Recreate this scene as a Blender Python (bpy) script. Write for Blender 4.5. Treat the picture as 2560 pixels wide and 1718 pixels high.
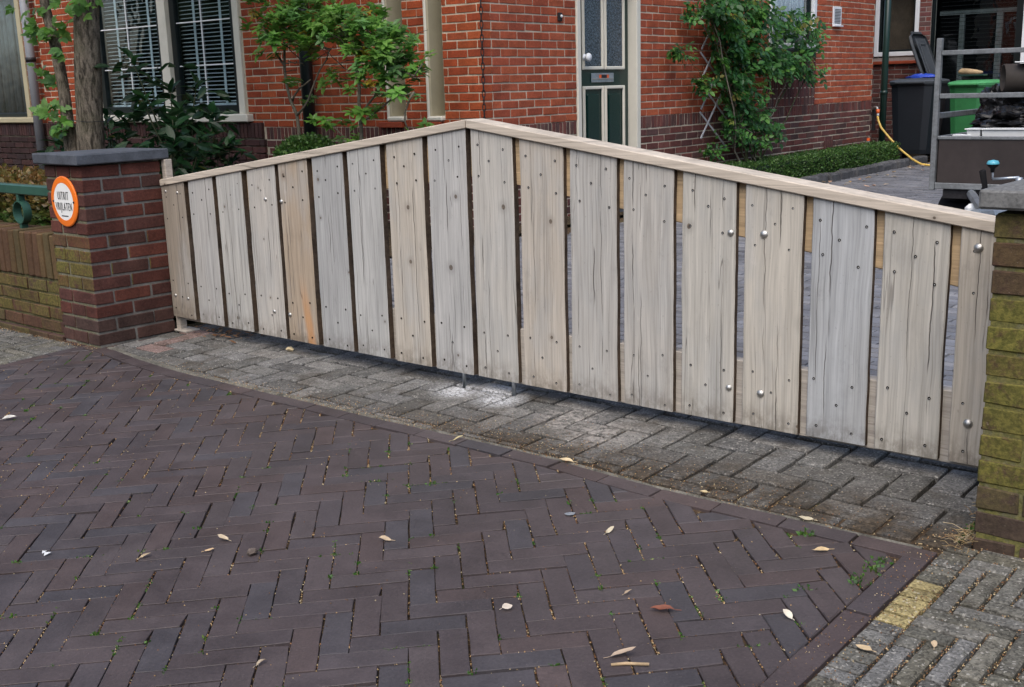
import bpy, math, random
from math import sin, cos, pi, radians, sqrt
from mathutils import Matrix, Vector, noise

sc = bpy.context.scene
for o in list(bpy.data.objects):
    bpy.data.objects.remove(o)
RND = random.Random(7)
U = RND.uniform

# ------------------------------------------------------------------ camera
F_PX, PITCH, ROLL, CAM_H = 2804.4, 0.2249, -0.0282, 1.2193
cp, sp = cos(PITCH), sin(PITCH)
FW = Vector((0, cp, -sp)); UP0 = Vector((0, sp, cp)); RT0 = Vector((1, 0, 0))
RT = RT0 * cos(ROLL) + UP0 * sin(ROLL)
UP = UP0 * cos(ROLL) - RT0 * sin(ROLL)
CAM = Vector((0, 0, CAM_H))
cd = bpy.data.cameras.new('camera'); cam = bpy.data.objects.new('camera', cd)
sc.collection.objects.link(cam); sc.camera = cam
cd.sensor_width = 36.0; cd.lens = F_PX / 2560 * 36.0; cd.clip_start = 0.05; cd.clip_end = 900
cam.matrix_world = Matrix(((RT.x, UP.x, -FW.x, 0), (RT.y, UP.y, -FW.y, 0), (RT.z, UP.z, -FW.z, CAM_H), (0, 0, 0, 1)))

# ------------------------------------------------------------------ light: bright overcast
SUN_EL, SUN_AZ = radians(54), radians(196)        # azimuth clockwise from +Y
w = bpy.data.worlds.new('World'); sc.world = w; w.use_nodes = True
wn = w.node_tree.nodes; wl = w.node_tree.links
bg = wn['Background']
sky = wn.new('ShaderNodeTexSky'); sky.sky_type = 'NISHITA'; sky.sun_disc = False
sky.sun_elevation = SUN_EL; sky.sun_rotation = SUN_AZ
sky.air_density = 1.0; sky.dust_density = 3.0; sky.ozone_density = 1.0
wl.new(sky.outputs[0], bg.inputs[0]); bg.inputs[1].default_value = 0.13
sd = bpy.data.lights.new('sun', 'SUN'); sd.energy = 1.1; sd.angle = radians(60); sd.color = (1.0, 0.97, 0.93)
sun = bpy.data.objects.new('sun', sd); sc.collection.objects.link(sun)
sdir = Vector((sin(SUN_AZ) * cos(SUN_EL), cos(SUN_AZ) * cos(SUN_EL), sin(SUN_EL)))
sun.rotation_euler = sdir.to_track_quat('Z', 'Y').to_euler()
sc.view_settings.view_transform = 'Standard'; sc.view_settings.look = 'None'
sc.view_settings.gamma = 1.0; sc.view_settings.exposure = 0.85; sc.view_settings.use_curve_mapping = False

# ------------------------------------------------------------------ frames of reference
def gz(x, y):                       # the street is a gently tilted plane
    return 0.0276 * x + 0.0199 * (y - 4.5)
GX, GY = 0.0276, 0.0199
F0 = Vector((-1.806, 5.933, 0)); GD = Vector((0.7592, -0.6509, 0)); GN = Vector((0.6509, 0.7592, 0))
MG = Matrix(((GD.x, GN.x, 0, F0.x), (GD.y, GN.y, 0, F0.y), (0, 0, 1, 0), (0, 0, 0, 1)))     # gate frame: along, away, up
H0 = Vector((-0.165, 9.334, 0)); HY = -0.6874
UA = Vector((cos(HY), sin(HY), 0)); UB = Vector((-sin(HY), cos(HY), 0))
MH = Matrix(((UA.x, UB.x, 0, H0.x), (UA.y, UB.y, 0, H0.y), (0, 0, 1, 0), (0, 0, 0, 1)))     # house frame: along front, along side, up
def G(s, t, z=0): return MG @ Vector((s, t, z))
def H(a, b, z=0): return MH @ Vector((a, b, z))
def st_of(x, y):
    d = Vector((x, y, 0)) - F0
    return d.dot(GD), d.dot(GN)
def smooth(x): x = max(0.0, min(1.0, x)); return x * x * (3 - 2 * x)
def court_z(x, y):
    s, t = st_of(x, y)
    k = smooth((t - 0.05) / 1.2)
    return gz(x, y) * (1 - k) + 0.05 * k
def scr(p):                         # projected size helper, used only to rank pieces by how large they show
    d = p - CAM; z = d.dot(FW)
    if z < 0.1: return None
    return 0.5 + F_PX * d.dot(RT) / z / 2560, 0.5 - F_PX * d.dot(UP) / z / 1718, z
def inview(p, m=0.03):
    q = scr(p)
    return q is not None and -m < q[0] < 1 + m and -m < q[1] < 1 + m

# ------------------------------------------------------------------ object helpers
WM = {}
def link(o, parent=None, M=None):
    sc.collection.objects.link(o)
    if M is None: M = Matrix.Identity(4)
    WM[o.name] = M
    o.matrix_basis = M
    if parent is not None:
        o.parent = parent
        o.matrix_parent_inverse = WM[parent.name].inverted()
    return o
def tag(o, label, cat, group=None):
    o['label'] = label; o['category'] = cat
    if group: o['group'] = group
    return o
def thing(name, loc, label, cat, group=None):
    o = bpy.data.objects.new(name, None); o.empty_display_size = 0.1
    link(o, None, Matrix.Translation(loc)); tag(o, label, cat, group)
    return o
def structure(o): o['kind'] = 'structure'; return o
def stuff(o): o['kind'] = 'stuff'; return o
def node(name, parent=None, loc=(0, 0, 0)):
    o = bpy.data.objects.new(name, None); o.empty_display_size = 0.1
    return link(o, parent, Matrix.Translation(loc))

class MB:
    def __init__(s): s.v = []; s.f = []; s.c = []; s.mi = []
    def add(s, vs, fs, col=(1, 1, 1, 1), M=None, mi=0):
        n = len(s.v)
        if M is not None: vs = [M @ Vector(v) for v in vs]
        s.v += [tuple(v) for v in vs]
        for f in fs:
            s.f.append(tuple(i + n for i in f)); s.c.append(col); s.mi.append(mi)
        return s
    def cbox(s, x0, x1, y0, y1, z0, z1, b=0.0, col=(1, 1, 1, 1), M=None, mi=0, rng=None, j=0.0):
        vs, fs = chamfer_box(x1 - x0, y1 - y0, z1 - z0, b, rng, j)
        T = Matrix.Translation(((x0 + x1) / 2, (y0 + y1) / 2, (z0 + z1) / 2))
        return s.add(vs, fs, col, T if M is None else M @ T, mi)
    def tube(s, pts, rad, seg=8, col=(1, 1, 1, 1), cap=True, M=None, mi=0):
        pts = [Vector(p) for p in pts]; n = len(pts)
        if not hasattr(rad, '__len__'): rad = [rad] * n
        vs = []; fs = []
        prev = None
        for i, p in enumerate(pts):
            t = (pts[min(i + 1, n - 1)] - pts[max(i - 1, 0)]).normalized()
            if prev is None:
                a = t.orthogonal().normalized()
            else:
                a = (prev - t * prev.dot(t)).normalized()
            prev = a; b = t.cross(a)
            for k in range(seg):
                an = 2 * pi * k / seg
                vs.append(p + (a * cos(an) + b * sin(an)) * rad[i])
        for i in range(n - 1):
            for k in range(seg):
                k2 = (k + 1) % seg
                fs.append((i * seg + k, i * seg + k2, (i + 1) * seg + k2, (i + 1) * seg + k))
        if cap:
            fs.append(tuple(range(seg))[::-1]); fs.append(tuple(range((n - 1) * seg, n * seg)))
        return s.add(vs, fs, col, M, mi)
    def lathe(s, prof, seg=16, col=(1, 1, 1, 1), M=None, mi=0):
        vs = []; fs = []
        for r, z in prof:
            for k in range(seg):
                an = 2 * pi * k / seg; vs.append((r * cos(an), r * sin(an), z))
        for i in range(len(prof) - 1):
            for k in range(seg):
                k2 = (k + 1) % seg
                fs.append((i * seg + k, i * seg + k2, (i + 1) * seg + k2, (i + 1) * seg + k))
        return s.add(vs, fs, col, M, mi)
    def mesh(s, name, mats, smooth_=False, color=True):
        me = bpy.data.meshes.new(name)
        me.from_pydata(s.v, [], s.f)
        for m in (mats if isinstance(mats, (list, tuple)) else [mats]): me.materials.append(m)
        if any(s.mi): me.polygons.foreach_set('material_index', s.mi)
        if color:
            at = me.color_attributes.new('Col', 'FLOAT_COLOR', 'CORNER')
            buf = []
            for f, c in zip(s.f, s.c): buf += list(c if len(c) == 4 else (*c, 1.0)) * len(f)
            at.data.foreach_set('color', buf)
        if smooth_: me.polygons.foreach_set('use_smooth', [True] * len(s.f))
        me.update(); return me
    def build(s, name, mats, parent=None, M=None, smooth_=False, color=True):
        return link(bpy.data.objects.new(name, s.mesh(name, mats, smooth_, color)), parent, M)

def chamfer_box(lx, ly, lz, b=0.0, rng=None, j=0.0):
    hx, hy, hz = lx / 2, ly / 2, lz / 2
    if b <= 0:
        vs = [(x, y, z) for x in (-hx, hx) for y in (-hy, hy) for z in (-hz, hz)]
        return vs, [(0, 1, 3, 2), (4, 6, 7, 5), (0, 4, 5, 1), (2, 3, 7, 6), (0, 2, 6, 4), (1, 5, 7, 3)]
    b = min(b, hx * .9, hy * .9, hz * .9)
    vs = []; idx = {}
    for sx in (-1, 1):
        for sy in (-1, 1):
            for sz in (-1, 1):
                jx, jy, jz = ((rng.uniform(-j, j) for _ in range(3)) if rng else (0, 0, 0))
                for ax in range(3):
                    bb = b * (rng.uniform(.6, 1.5) if rng and j else 1)
                    p = [sx * (hx - (0 if ax == 0 else bb)) + jx, sy * (hy - (0 if ax == 1 else bb)) + jy, sz * (hz - (0 if ax == 2 else bb)) + jz]
                    idx[(sx, sy, sz, ax)] = len(vs); vs.append(tuple(p))
    fs = []
    for ax in range(3):
        o1, o2 = [a for a in range(3) if a != ax]
        for s0 in (-1, 1):
            q = []
            for (u, v) in ((-1, -1), (1, -1), (1, 1), (-1, 1)):
                k = [0, 0, 0]; k[ax] = s0; k[o1] = u; k[o2] = v; q.append(idx[(*k, ax)])
            fs.append(q)
    for ax in range(3):                 # edges running along ax
        o1, o2 = [a for a in range(3) if a != ax]
        for u in (-1, 1):
            for v in (-1, 1):
                q = []
                for (e, fax) in ((-1, o1), (1, o1), (1, o2), (-1, o2)):
                    k = [0, 0, 0]; k[ax] = e; k[o1] = u; k[o2] = v; q.append(idx[(*k, fax)])
                fs.append(q)
    for sx in (-1, 1):
        for sy in (-1, 1):
            for sz in (-1, 1): fs.append([idx[(sx, sy, sz, a)] for a in range(3)])
    out = []
    for f in fs:
        p = [Vector(vs[i]) for i in f]
        nn = (p[1] - p[0]).cross(p[2] - p[0]); ce = sum(p, Vector()) / len(p)
        out.append(tuple(f if nn.dot(ce) > 0 else f[::-1]))
    return vs, out
def prism(poly, top=0.0, bot=-0.06, b=0.004, rng=None, j=0.0):
    n = len(poly); P = [Vector((p[0], p[1])) for p in poly]
    a = sum(P[i].x * P[(i + 1) % n].y - P[(i + 1) % n].x * P[i].y for i in range(n))
    if a < 0: P = P[::-1]
    ins = []
    for i in range(n):
        e1 = (P[i] - P[i - 1]); e2 = (P[(i + 1) % n] - P[i])
        if e1.length < 1e-6 or e2.length < 1e-6: ins.append(P[i]); continue
        e1.normalize(); e2.normalize()
        n1 = Vector((-e1.y, e1.x)); n2 = Vector((-e2.y, e2.x)); m = (n1 + n2)
        m = m / max(0.5, m.length_squared / 2) if m.length > .1 else n1
        bb = b * (rng.uniform(.6, 1.7) if rng and j else 1)
        ins.append(P[i] + m * bb)
    vs = [(p.x, p.y, top + (rng.uniform(-j, j) if rng else 0)) for p in ins] + [(p.x, p.y, top - b * .8) for p in P] + [(p.x, p.y, bot) for p in P]
    fs = [tuple(range(n))]
    for k in (0, 1):
        for i in range(n):
            i2 = (i + 1) % n
            fs.append((k * n + i2, k * n + i, (k + 1) * n + i, (k + 1) * n + i2))
    return vs, fs
def clip(poly, px, py, nx, ny):        # keep the side where (p-P).n >= 0
    out = []; n = len(poly)
    for i in range(n):
        a, c = poly[i], poly[(i + 1) % n]
        da = (a[0] - px) * nx + (a[1] - py) * ny; dc = (c[0] - px) * nx + (c[1] - py) * ny
        if da >= 0: out.append(a)
        if (da >= 0) != (dc >= 0):
            k = da / (da - dc); out.append((a[0] + (c[0] - a[0]) * k, a[1] + (c[1] - a[1]) * k))
    return out
def area2(p): return abs(sum(p[i][0] * p[(i + 1) % len(p)][1] - p[(i + 1) % len(p)][0] * p[i][1] for i in range(len(p)))) / 2
def mixc(a, b, k): return tuple(a[i] * (1 - k) + b[i] * k for i in range(3))
def mulc(a, k): return tuple(x * k for x in a[:3])

# ------------------------------------------------------------------ materials
class N:
    def __init__(s, name):
        s.m = bpy.data.materials.new(name); s.m.use_nodes = True
        s.t = s.m.node_tree; s.p = s.t.nodes['Principled BSDF']; s.out = s.t.nodes['Material Output']
    def n(s, ty, ins=None, **props):
        nd = s.t.nodes.new('ShaderNode' + ty)
        for k, v in props.items(): setattr(nd, k, v)
        for k, v in (ins or {}).items(): s.set(nd.inputs[k], v)
        return nd
    def set(s, inp, v):
        if isinstance(v, bpy.types.NodeSocket): s.t.links.new(v, inp)
        elif v is not None:
            if inp.type == 'RGBA' and len(v) == 3: v = (*v, 1)
            inp.default_value = v
    def pos(s): return s.n('NewGeometry').outputs['Position']
    def noise(s, vec, scale, detail=4, rough=.55, dist=0): return s.n('TexNoise', {'Vector': vec, 'Scale': scale, 'Detail': detail, 'Roughness': rough, 'Distortion': dist}).outputs[0]
    def vmul(s, vec, v): return s.n('VectorMath', {0: vec, 1: v}, operation='MULTIPLY').outputs[0]
    def vadd(s, vec, v): return s.n('VectorMath', {0: vec, 1: v}, operation='ADD').outputs[0]
    def math(s, op, a, b=None, c=None, clamp=False):
        nd = s.n('Math', operation=op, use_clamp=clamp); s.set(nd.inputs[0], a)
        if b is not None: s.set(nd.inputs[1], b)
        if c is not None: s.set(nd.inputs[2], c)
        return nd.outputs[0]
    def ramp(s, v, a, b, lo=0.0, hi=1.0, smooth_=True):
        return s.n('MapRange', {0: v, 1: a, 2: b, 3: lo, 4: hi}, interpolation_type='SMOOTHSTEP' if smooth_ else 'LINEAR').outputs[0]
    def mix(s, k, a, b, mode='MIX'):
        nd = s.n('Mix', data_type='RGBA', blend_type=mode)
        s.set(nd.inputs[0], k); s.set(nd.inputs[6], a); s.set(nd.inputs[7], b); return nd.outputs[2]
    def scale(s, col, v):
        return s.n('VectorMath', {0: col, 'Scale': v}, operation='SCALE').outputs[0]
    def src(s, kind):
        if kind == 'obj':
            o = s.n('ObjectInfo'); return o.outputs['Color'], o.outputs['Alpha']
        a = s.n('Attribute', attribute_name='Col'); return a.outputs['Color'], a.outputs['Alpha']
    def bump(s, h, strength=.3, dist=.004):
        return s.n('Bump', {'Height': h, 'Strength': strength, 'Distance': dist}).outputs[0]
    def fin(s, col, rough=.8, bump=None, spec=.3, **kw):
        s.set(s.p.inputs['Base Color'], col); s.set(s.p.inputs['Roughness'], rough); s.set(s.p.inputs['Specular IOR Level'], spec)
        if bump is not None: s.t.links.new(bump, s.p.inputs['Normal'])
        for k, v in kw.items(): s.set(s.p.inputs[k], v)
        return s.m

def masonry(name, src, fine=70, amp=.35, big=7, rough=.88, moss=False, blotch=.25, bstr=.5, soot=False):
    m = N(name); col, al = m.src(src); P = m.pos()
    n1 = m.noise(P, fine, 6, .65); n2 = m.noise(P, big, 3)
    k = m.math('ADD', m.ramp(n1, .25, .75, 1 - amp, 1 + amp, False), m.ramp(n2, .3, .7, -blotch, blotch, False))
    c = m.scale(col, k)
    c = m.scale(c, m.ramp(m.noise(m.vmul(P, (2.2, 2.2, .5)), 1, 4, .6), .3, .7, .84, 1.12, False))
    sp_ = m.noise(P, fine * 3.2, 2)
    c = m.mix(m.ramp(sp_, .68, .78, 0, .35), c, (.55, .5, .42))
    if moss:
        g = m.n('NewGeometry').outputs['Normal']
        f = m.math('MULTIPLY', m.n('VectorMath', {0: g, 1: tuple(-GN)}, operation='DOT_PRODUCT').outputs['Value'], 1.0)
        f = m.ramp(f, .15, .6)
        k2 = m.math('MULTIPLY', m.math('MULTIPLY', m.math('SUBTRACT', 1.0, al), f), m.ramp(m.noise(P, 17, 6, .75), .32, .53), clamp=True)
        c = m.mix(k2, c, m.mix(m.ramp(n1, .35, .65), (.080, .080, .018), (.172, .155, .036)))
    return m.fin(c, rough, m.bump(m.math('ADD', n1, m.math('MULTIPLY', sp_, .5)), bstr, .004), .25)
def plain(name, col, rough=.5, spec=.4, nz=40, amp=.12, metal=0.0, bstr=.1):
    m = N(name); P = m.pos(); n1 = m.noise(P, nz, 5, .6); n2 = m.noise(P, nz * .15, 3)
    k = m.math('ADD', m.ramp(n1, .25, .75, 1 - amp, 1 + amp, False), m.ramp(n2, .3, .7, -amp, amp, False))
    return m.fin(m.scale(m.n('RGB').outputs[0] if False else m.mix(0.0, col, col), k), rough, m.bump(n1, bstr, .002), spec, Metallic=metal)
def leafmat(name, src, trans=.38, rough=.42):
    m = N(name); col, al = m.src(src); P = m.pos()
    k = m.ramp(m.noise(P, 30, 3), .3, .7, .8, 1.2, False)
    c = m.scale(col, k)
    m.fin(c, rough, None, .45)
    tr = m.n('BsdfTranslucent', {'Color': m.scale(c, 1.5)})
    mx = m.n('MixShader', {0: trans}); m.t.links.new(m.p.outputs[0], mx.inputs[1]); m.t.links.new(tr.outputs[0], mx.inputs[2])
    m.t.links.new(mx.outputs[0], m.out.inputs[0]); return m.m
def woodmat(name, axis='Z', knots=True, weather=.5):
    m = N(name); col, al = m.src('obj')
    oi = m.n('ObjectInfo').outputs['Random']
    tc = m.n('TexCoord').outputs['Object']
    if axis == 'X':
        sx = m.n('SeparateXYZ', {0: tc}); tc = m.n('CombineXYZ', {0: sx.outputs[2], 1: sx.outputs[1], 2: sx.outputs[0]}).outputs[0]
    off = m.n('CombineXYZ', {0: m.math('MULTIPLY', oi, 31.0), 1: 0.0, 2: m.math('MULTIPLY', oi, 57.0)}).outputs[0]
    p = m.vadd(tc, off)
    warp = m.n('VectorMath', {0: m.n('TexNoise', {'Vector': m.vmul(p, (3, 3, 2.2)), 'Scale': 1.0, 'Detail': 3}).outputs['Color'], 1: (.5, .5, .5)}, operation='SUBTRACT').outputs[0]
    pw = m.vadd(p, m.vmul(warp, (.035, 0, 0)))
    streak = m.noise(m.vmul(pw, (46, 30, 1.7)), 1, 5, .6)
    fine = m.noise(m.vmul(pw, (190, 90, 5)), 1, 3)
    patch = m.noise(m.vmul(p, (7, 7, 2.6)), 1, 4, .6)
    pores = m.noise(m.vmul(p, (120, 60, 70)), 1, 2)
    k = m.math('ADD', m.ramp(streak, .28, .72, .80, 1.16, False), m.ramp(fine, .3, .7, -.1, .1, False))
    c = m.scale(col, k)
    c = m.mix(m.ramp(patch, .42, .68, 0, weather), c, m.scale(m.mix(0.0, (.385, .385, .37), (.3, .3, .3)), k))
    c = m.mix(m.ramp(m.noise(m.vmul(p, (5, 5, 3.4)), 1, 5, .7), .56, .74, 0, .38), c, m.scale(col, .62))
    c = m.scale(c, m.ramp(m.noise(m.vmul(pw, (130, 0, 2.0)), 1, 3, .6), .3, .7, .86, 1.12, False))
    lines = m.noise(m.vmul(pw, (95, 0, 1.1)), 1, 2, .5)
    c = m.mix(m.math('MULTIPLY', m.ramp(lines, .57, .67, 0, .55), m.ramp(patch, .35, .6)), c, m.scale(col, .45))
    c = m.mix(m.ramp(m.noise(m.vmul(p, (11, 0, 4.5)), 1, 6, .75), .57, .76, 0, .5), c, m.scale(m.mix(.5, col, (.2, .2, .2)), .6))
    c = m.mix(m.ramp(pores, .64, .78, 0, .5), c, m.scale(col, .5))
    c = m.mix(m.ramp(m.noise(m.vmul(p, (14, 9, 9)), 1, 4), .66, .78, 0, .35), c, (.62, .58, .53))
    if axis == 'Z':
        zb_ = m.n('SeparateXYZ', {0: tc}).outputs[2]
        c = m.mix(m.math('MULTIPLY', m.ramp(zb_, .0, .11, .75, 0), m.ramp(m.noise(m.vmul(p, (24, 0, 14)), 1, 5, .7), .35, .62)), c, m.scale(m.mix(.6, col, (.16, .12, .08)), .62))
    h = m.math('ADD', streak, m.math('MULTIPLY', fine, .5))
    if knots:
        kp = m.vmul(pw, (4.6, 0, 4.0))
        sk = m.n('SeparateXYZ', {0: kp}); vo = m.n('TexVoronoi', {'Vector': m.n('CombineXYZ', {0: sk.outputs[0], 1: sk.outputs[2], 2: 0.0}).outputs[0], 'Scale': 1.0, 'Randomness': .9}, voronoi_dimensions='2D')
        on = m.math('GREATER_THAN', m.n('SeparateColor', {0: vo.outputs['Color']}).outputs[0], .66)
        ksz = m.math('MULTIPLY', vo.outputs['Distance'], m.ramp(m.n('SeparateColor', {0: vo.outputs['Color']}).outputs[1], 0, 1, .75, 2.4, False))
        core = m.math('MULTIPLY', on, m.ramp(ksz, .034, .052, 1, 0))
        halo = m.math('MULTIPLY', on, m.ramp(ksz, .05, .17, .5, 0))
        c = m.mix(halo, c, m.scale(col, .62)); c = m.mix(m.math('MULTIPLY', core, .85), c, m.mix(m.ramp(m.noise(pw, 240, 2), .4, .6), (.06, .045, .035), (.17, .125, .09)))
        cn = m.noise(m.vmul(p, (15, 0, .45)), 1, 2.5, .5)
        cr0 = m.math('MULTIPLY', m.ramp(m.math('ABSOLUTE', m.math('SUBTRACT', cn, .5)), .0012, .0045, 1, 0), m.ramp(m.noise(m.vmul(p, (5, 0, .5)), 1, 2), .5, .58))
        sxyz = m.n('SeparateXYZ', {0: tc}); lx_, lz_ = sxyz.outputs[0], sxyz.outputs[2]; cr = m.math('MULTIPLY', cr0, .6)
        for (ka, lo_, hi_, wd_) in ((7.31, .03, .18, .0017), (13.7, .05, .16, .0011), (29.3, .02, .19, .0009)):
            xc = m.math('ADD', m.math('MULTIPLY', m.math('FRACT', m.math('MULTIPLY', oi, ka)), hi_ - lo_), lo_)
            zz_ = m.n('CombineXYZ', {0: m.math('MULTIPLY', oi, ka * 9), 1: 0.0, 2: lz_}).outputs[0]
            wob = m.math('MULTIPLY', m.math('SUBTRACT', m.noise(m.vmul(zz_, (1, 1, 7)), 1, 3), .5), .022)
            dx_ = m.math('ABSOLUTE', m.math('SUBTRACT', m.math('SUBTRACT', lx_, xc), wob))
            on_ = m.ramp(m.noise(m.vmul(zz_, (1, 1, 2.4)), 1, 2), .47, .56)
            cr = m.math('MAXIMUM', cr, m.math('MULTIPLY', m.ramp(dx_, wd_ * .5, wd_ * 1.6, 1, 0), on_))
        c = m.mix(m.math('MULTIPLY', cr, .88), c, (.045, .036, .030))
        h = m.math('SUBTRACT', h, m.math('MULTIPLY', cr, 1.5))
        rs = m.math('MULTIPLY', m.math('SUBTRACT', 1.0, al), m.ramp(m.n('SeparateXYZ', {0: tc}).outputs[2], .1, .36, 1, 0))
        sx2 = m.n('SeparateXYZ', {0: pw}).outputs[0]
        rs = m.math('MULTIPLY', rs, m.ramp(m.math('ABSOLUTE', m.math('SUBTRACT', m.n('SeparateXYZ', {0: tc}).outputs[0], m.ramp(m.n('SeparateXYZ', {0: tc}).outputs[2], 0, .4, .165, .11, False))), .012, .04, 1, 0))
        c = m.mix(m.math('MULTIPLY', rs, .55), c, (.55, .24, .06))
    return m.fin(c, .82, m.bump(h, .35, .003), .2)
def pavermat(name, src, dust=False, leafy=0.55):
    m = N(name); col, al = m.src(src); P = m.pos()
    n2 = m.noise(P, 5, 4, .6)
    v = m.n('TexVoronoi', {'Vector': P, 'Scale': 190.0}); r = m.n('SeparateColor', {0: v.outputs['Color']}).outputs[0]
    c = m.scale(col, m.math('ADD', m.ramp(r, 0, 1, .55, 1.38, False), m.ramp(m.noise(P, 18, 4), .3, .7, -.25, .25, False)))
    c = m.mix(m.math('MULTIPLY', m.math('GREATER_THAN', r, .955), .5), c, (.40, .38, .34))
    c = m.mix(m.ramp(n2, .5, .7, 0, leafy), c, (.055, .043, .03))
    c = m.mix(m.ramp(m.noise(P, 11, 5, .7), .6, .75, 0, .5), c, (.045, .048, .018))
    if dust:                      # brown dirt washed against the clinkers, mostly on the right
        rel = m.vadd(P, (-F0.x, -F0.y, 0)); tt_ = m.n('VectorMath', {0: rel, 1: tuple(GN)}, operation='DOT_PRODUCT').outputs['Value']; ss_ = m.n('VectorMath', {0: rel, 1: tuple(GD)}, operation='DOT_PRODUCT').outputs['Value']
        dk = m.math('MULTIPLY', m.ramp(tt_, -.12, -.42), m.ramp(ss_, 1.2, 3.2, .12, 1.0))
        dk = m.math('MULTIPLY', dk, m.ramp(m.noise(P, 9, 5, .7), .28, .58))
        c = m.mix(m.math('MULTIPLY', dk, .85), c, m.scale(m.mix(m.ramp(m.noise(P, 45, 3), .4, .6), (.030, .022, .014), (.062, .044, .026)), m.ramp(r, 0, 1, .7, 1.4, False)))
    if dust:                      # drilling dust round the two drop bolts
        tot = None
        for q in (G(2.12, -.05), G(2.36, -.07), G(2.27, .02)):
            dd = m.n('VectorMath', {0: m.vmul(P, (1, 1, 0)), 1: (q.x, q.y, 0)}, operation='DISTANCE').outputs['Value']
            e = m.ramp(dd, .02, .15, 1, 0); tot = e if tot is None else m.math('MAXIMUM', tot, e)
        k = m.math('MULTIPLY', tot, m.ramp(m.noise(P, 85, 6, .8), .38, .6, 0, 1), clamp=True)
        c = m.mix(m.math('MULTIPLY', k, .85), c, (.66, .67, .68))
        tot = None
        for q in (G(2.95, -.2), G(2.75, -.12)):
            dd = m.n('VectorMath', {0: m.vmul(P, (1, 1, 0)), 1: (q.x, q.y, 0)}, operation='DISTANCE').outputs['Value']
            e = m.ramp(dd, .02, .22, .5, 0); tot = e if tot is None else m.math('MAXIMUM', tot, e)
        c = m.mix(m.math('MULTIPLY', tot, m.ramp(m.noise(P, 40, 4, .7), .4, .62)), c, (.5, .46, .42))
    h = m.math('ADD', m.noise(P, 160, 3), m.math('MULTIPLY', v.outputs['Distance'], .6))
    return m.fin(c, .9, m.bump(h, .6, .004), .25)
def clinkermat(name, src):
    m = N(name); col, al = m.src(src); P = m.pos()
    n1 = m.noise(P, 130, 5, .65); n2 = m.noise(P, 9, 4)
    c = m.scale(col, m.math('ADD', m.ramp(n1, .25, .75, .72, 1.28, False), m.math('ADD', m.ramp(n2, .3, .7, -.17, .17, False), m.ramp(m.noise(P, 1.7, 3), .3, .7, -.14, .14, False))))
    c = m.mix(m.ramp(m.noise(P, 260, 2), .7, .78, 0, .5), c, (.3, .27, .25))
    c = m.mix(m.ramp(m.noise(m.vmul(P, (30, 90, 30)), 1, 4, .7), .66, .8, 0, .25), c, (.24, .22, .22))
    return m.fin(c, m.ramp(n2, .3, .7, .5, .68), m.bump(m.math('ADD', n1, m.noise(P, 25, 3)), .35, .003), .4)
def soilmat(name, a, b_, moss_=.3, sc_=60):
    m = N(name); P = m.pos()
    n1 = m.noise(P, sc_, 6, .7)
    c = m.mix(m.ramp(n1, .3, .7), a, b_)
    c = m.mix(m.ramp(m.noise(P, 6, 4, .6), .55, .68, 0, moss_), c, (.05, .075, .02))
    v = m.n('TexVoronoi', {'Vector': P, 'Scale': 150.0}); r = m.n('SeparateColor', {0: v.outputs['Color']}).outputs[0]
    c = m.mix(m.math('MULTIPLY', m.math('GREATER_THAN', r, .9), .8), c, (.27, .19, .1))
    return m.fin(c, .95, m.bump(n1, .8, .01), .1)
def glassmat(name, tint=(.9, .95, .95), rough=0.02):
    m = N(name)
    g = m.n('BsdfGlossy', {'Roughness': rough, 'Color': (1, 1, 1, 1)}); t = m.n('BsdfTransparent', {'Color': (*tint, 1)})
    P = m.pos(); nb = m.bump(m.noise(P, 3.5, 2), .12, .05); m.t.links.new(nb, g.inputs['Normal'])
    fr = m.n('Fresnel', {'IOR': 1.5}); k = m.math('MULTIPLY', m.math('MULTIPLY', fr.outputs[0], 1.5, clamp=True), m.math('SUBTRACT', 1.0, m.n('NewGeometry').outputs['Backfacing']))
    mx = m.n('MixShader', {0: k}); m.t.links.new(t.outputs[0], mx.inputs[1]); m.t.links.new(g.outputs[0], mx.inputs[2])
    m.t.links.new(mx.outputs[0], m.out.inputs[0]); return m.m
def patternglass(name):
    m = N(name); P = m.pos(); n1 = m.noise(P, 75, 3, .7)
    c = m.mix(m.ramp(n1, .4, .62), (.010, .018, .026), (.095, .13, .165))
    return m.fin(c, .18, m.bump(n1, .6, .006), .6)

M = {}
for s_ in ('obj', 'attr'):
    M['brick_' + s_] = masonry('house brick ' + s_, s_, 60, .28, 8, .88, False, .18)
    M['pier_' + s_] = masonry('pier brick ' + s_, s_, 75, .38, 9, .9, True, .25, .6)
    M['clinker_' + s_] = clinkermat('clinker ' + s_, s_)
    M['paver_' + s_] = pavermat('concrete paver ' + s_, s_, True)
    M['paver2_' + s_] = pavermat('pavement paver ' + s_, s_, False, .25)
    M['leaf_' + s_] = leafmat('leaf ' + s_, s_)
    M['paint_' + s_] = masonry('painted ' + s_, s_, 30, .06, 6, .5, False, .05, .1)
M['wood'] = woodmat('weathered plank')
M['cap'] = woodmat('planed cap timber', 'X', True, .0)
M['beam'] = woodmat('fresh timber', 'X', False, .1)
M['mortar'] = masonry('pale mortar', 'attr', 90, .2, 6, .95, False, .15)
M['piermortar'] = masonry('grey mortar', 'attr', 90, .3, 9, .95, True, .3)
M['joint'] = soilmat('sandy joint', (.028, .021, .016), (.105, .07, .042), .45)
M['joint2'] = soilmat('mossy joint', (.016, .013, .008), (.045, .036, .02), .6)
M['soil'] = soilmat('dark soil', (.02, .015, .011), (.06, .045, .03), .2, 25)
M['ground'] = soilmat('verge', (.05, .06, .03), (.09, .08, .05), .5, 3)
M['stone'] = plain('bluestone', (.072, .080, .094), .75, .35, 90, .25, 0, .4)
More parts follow.
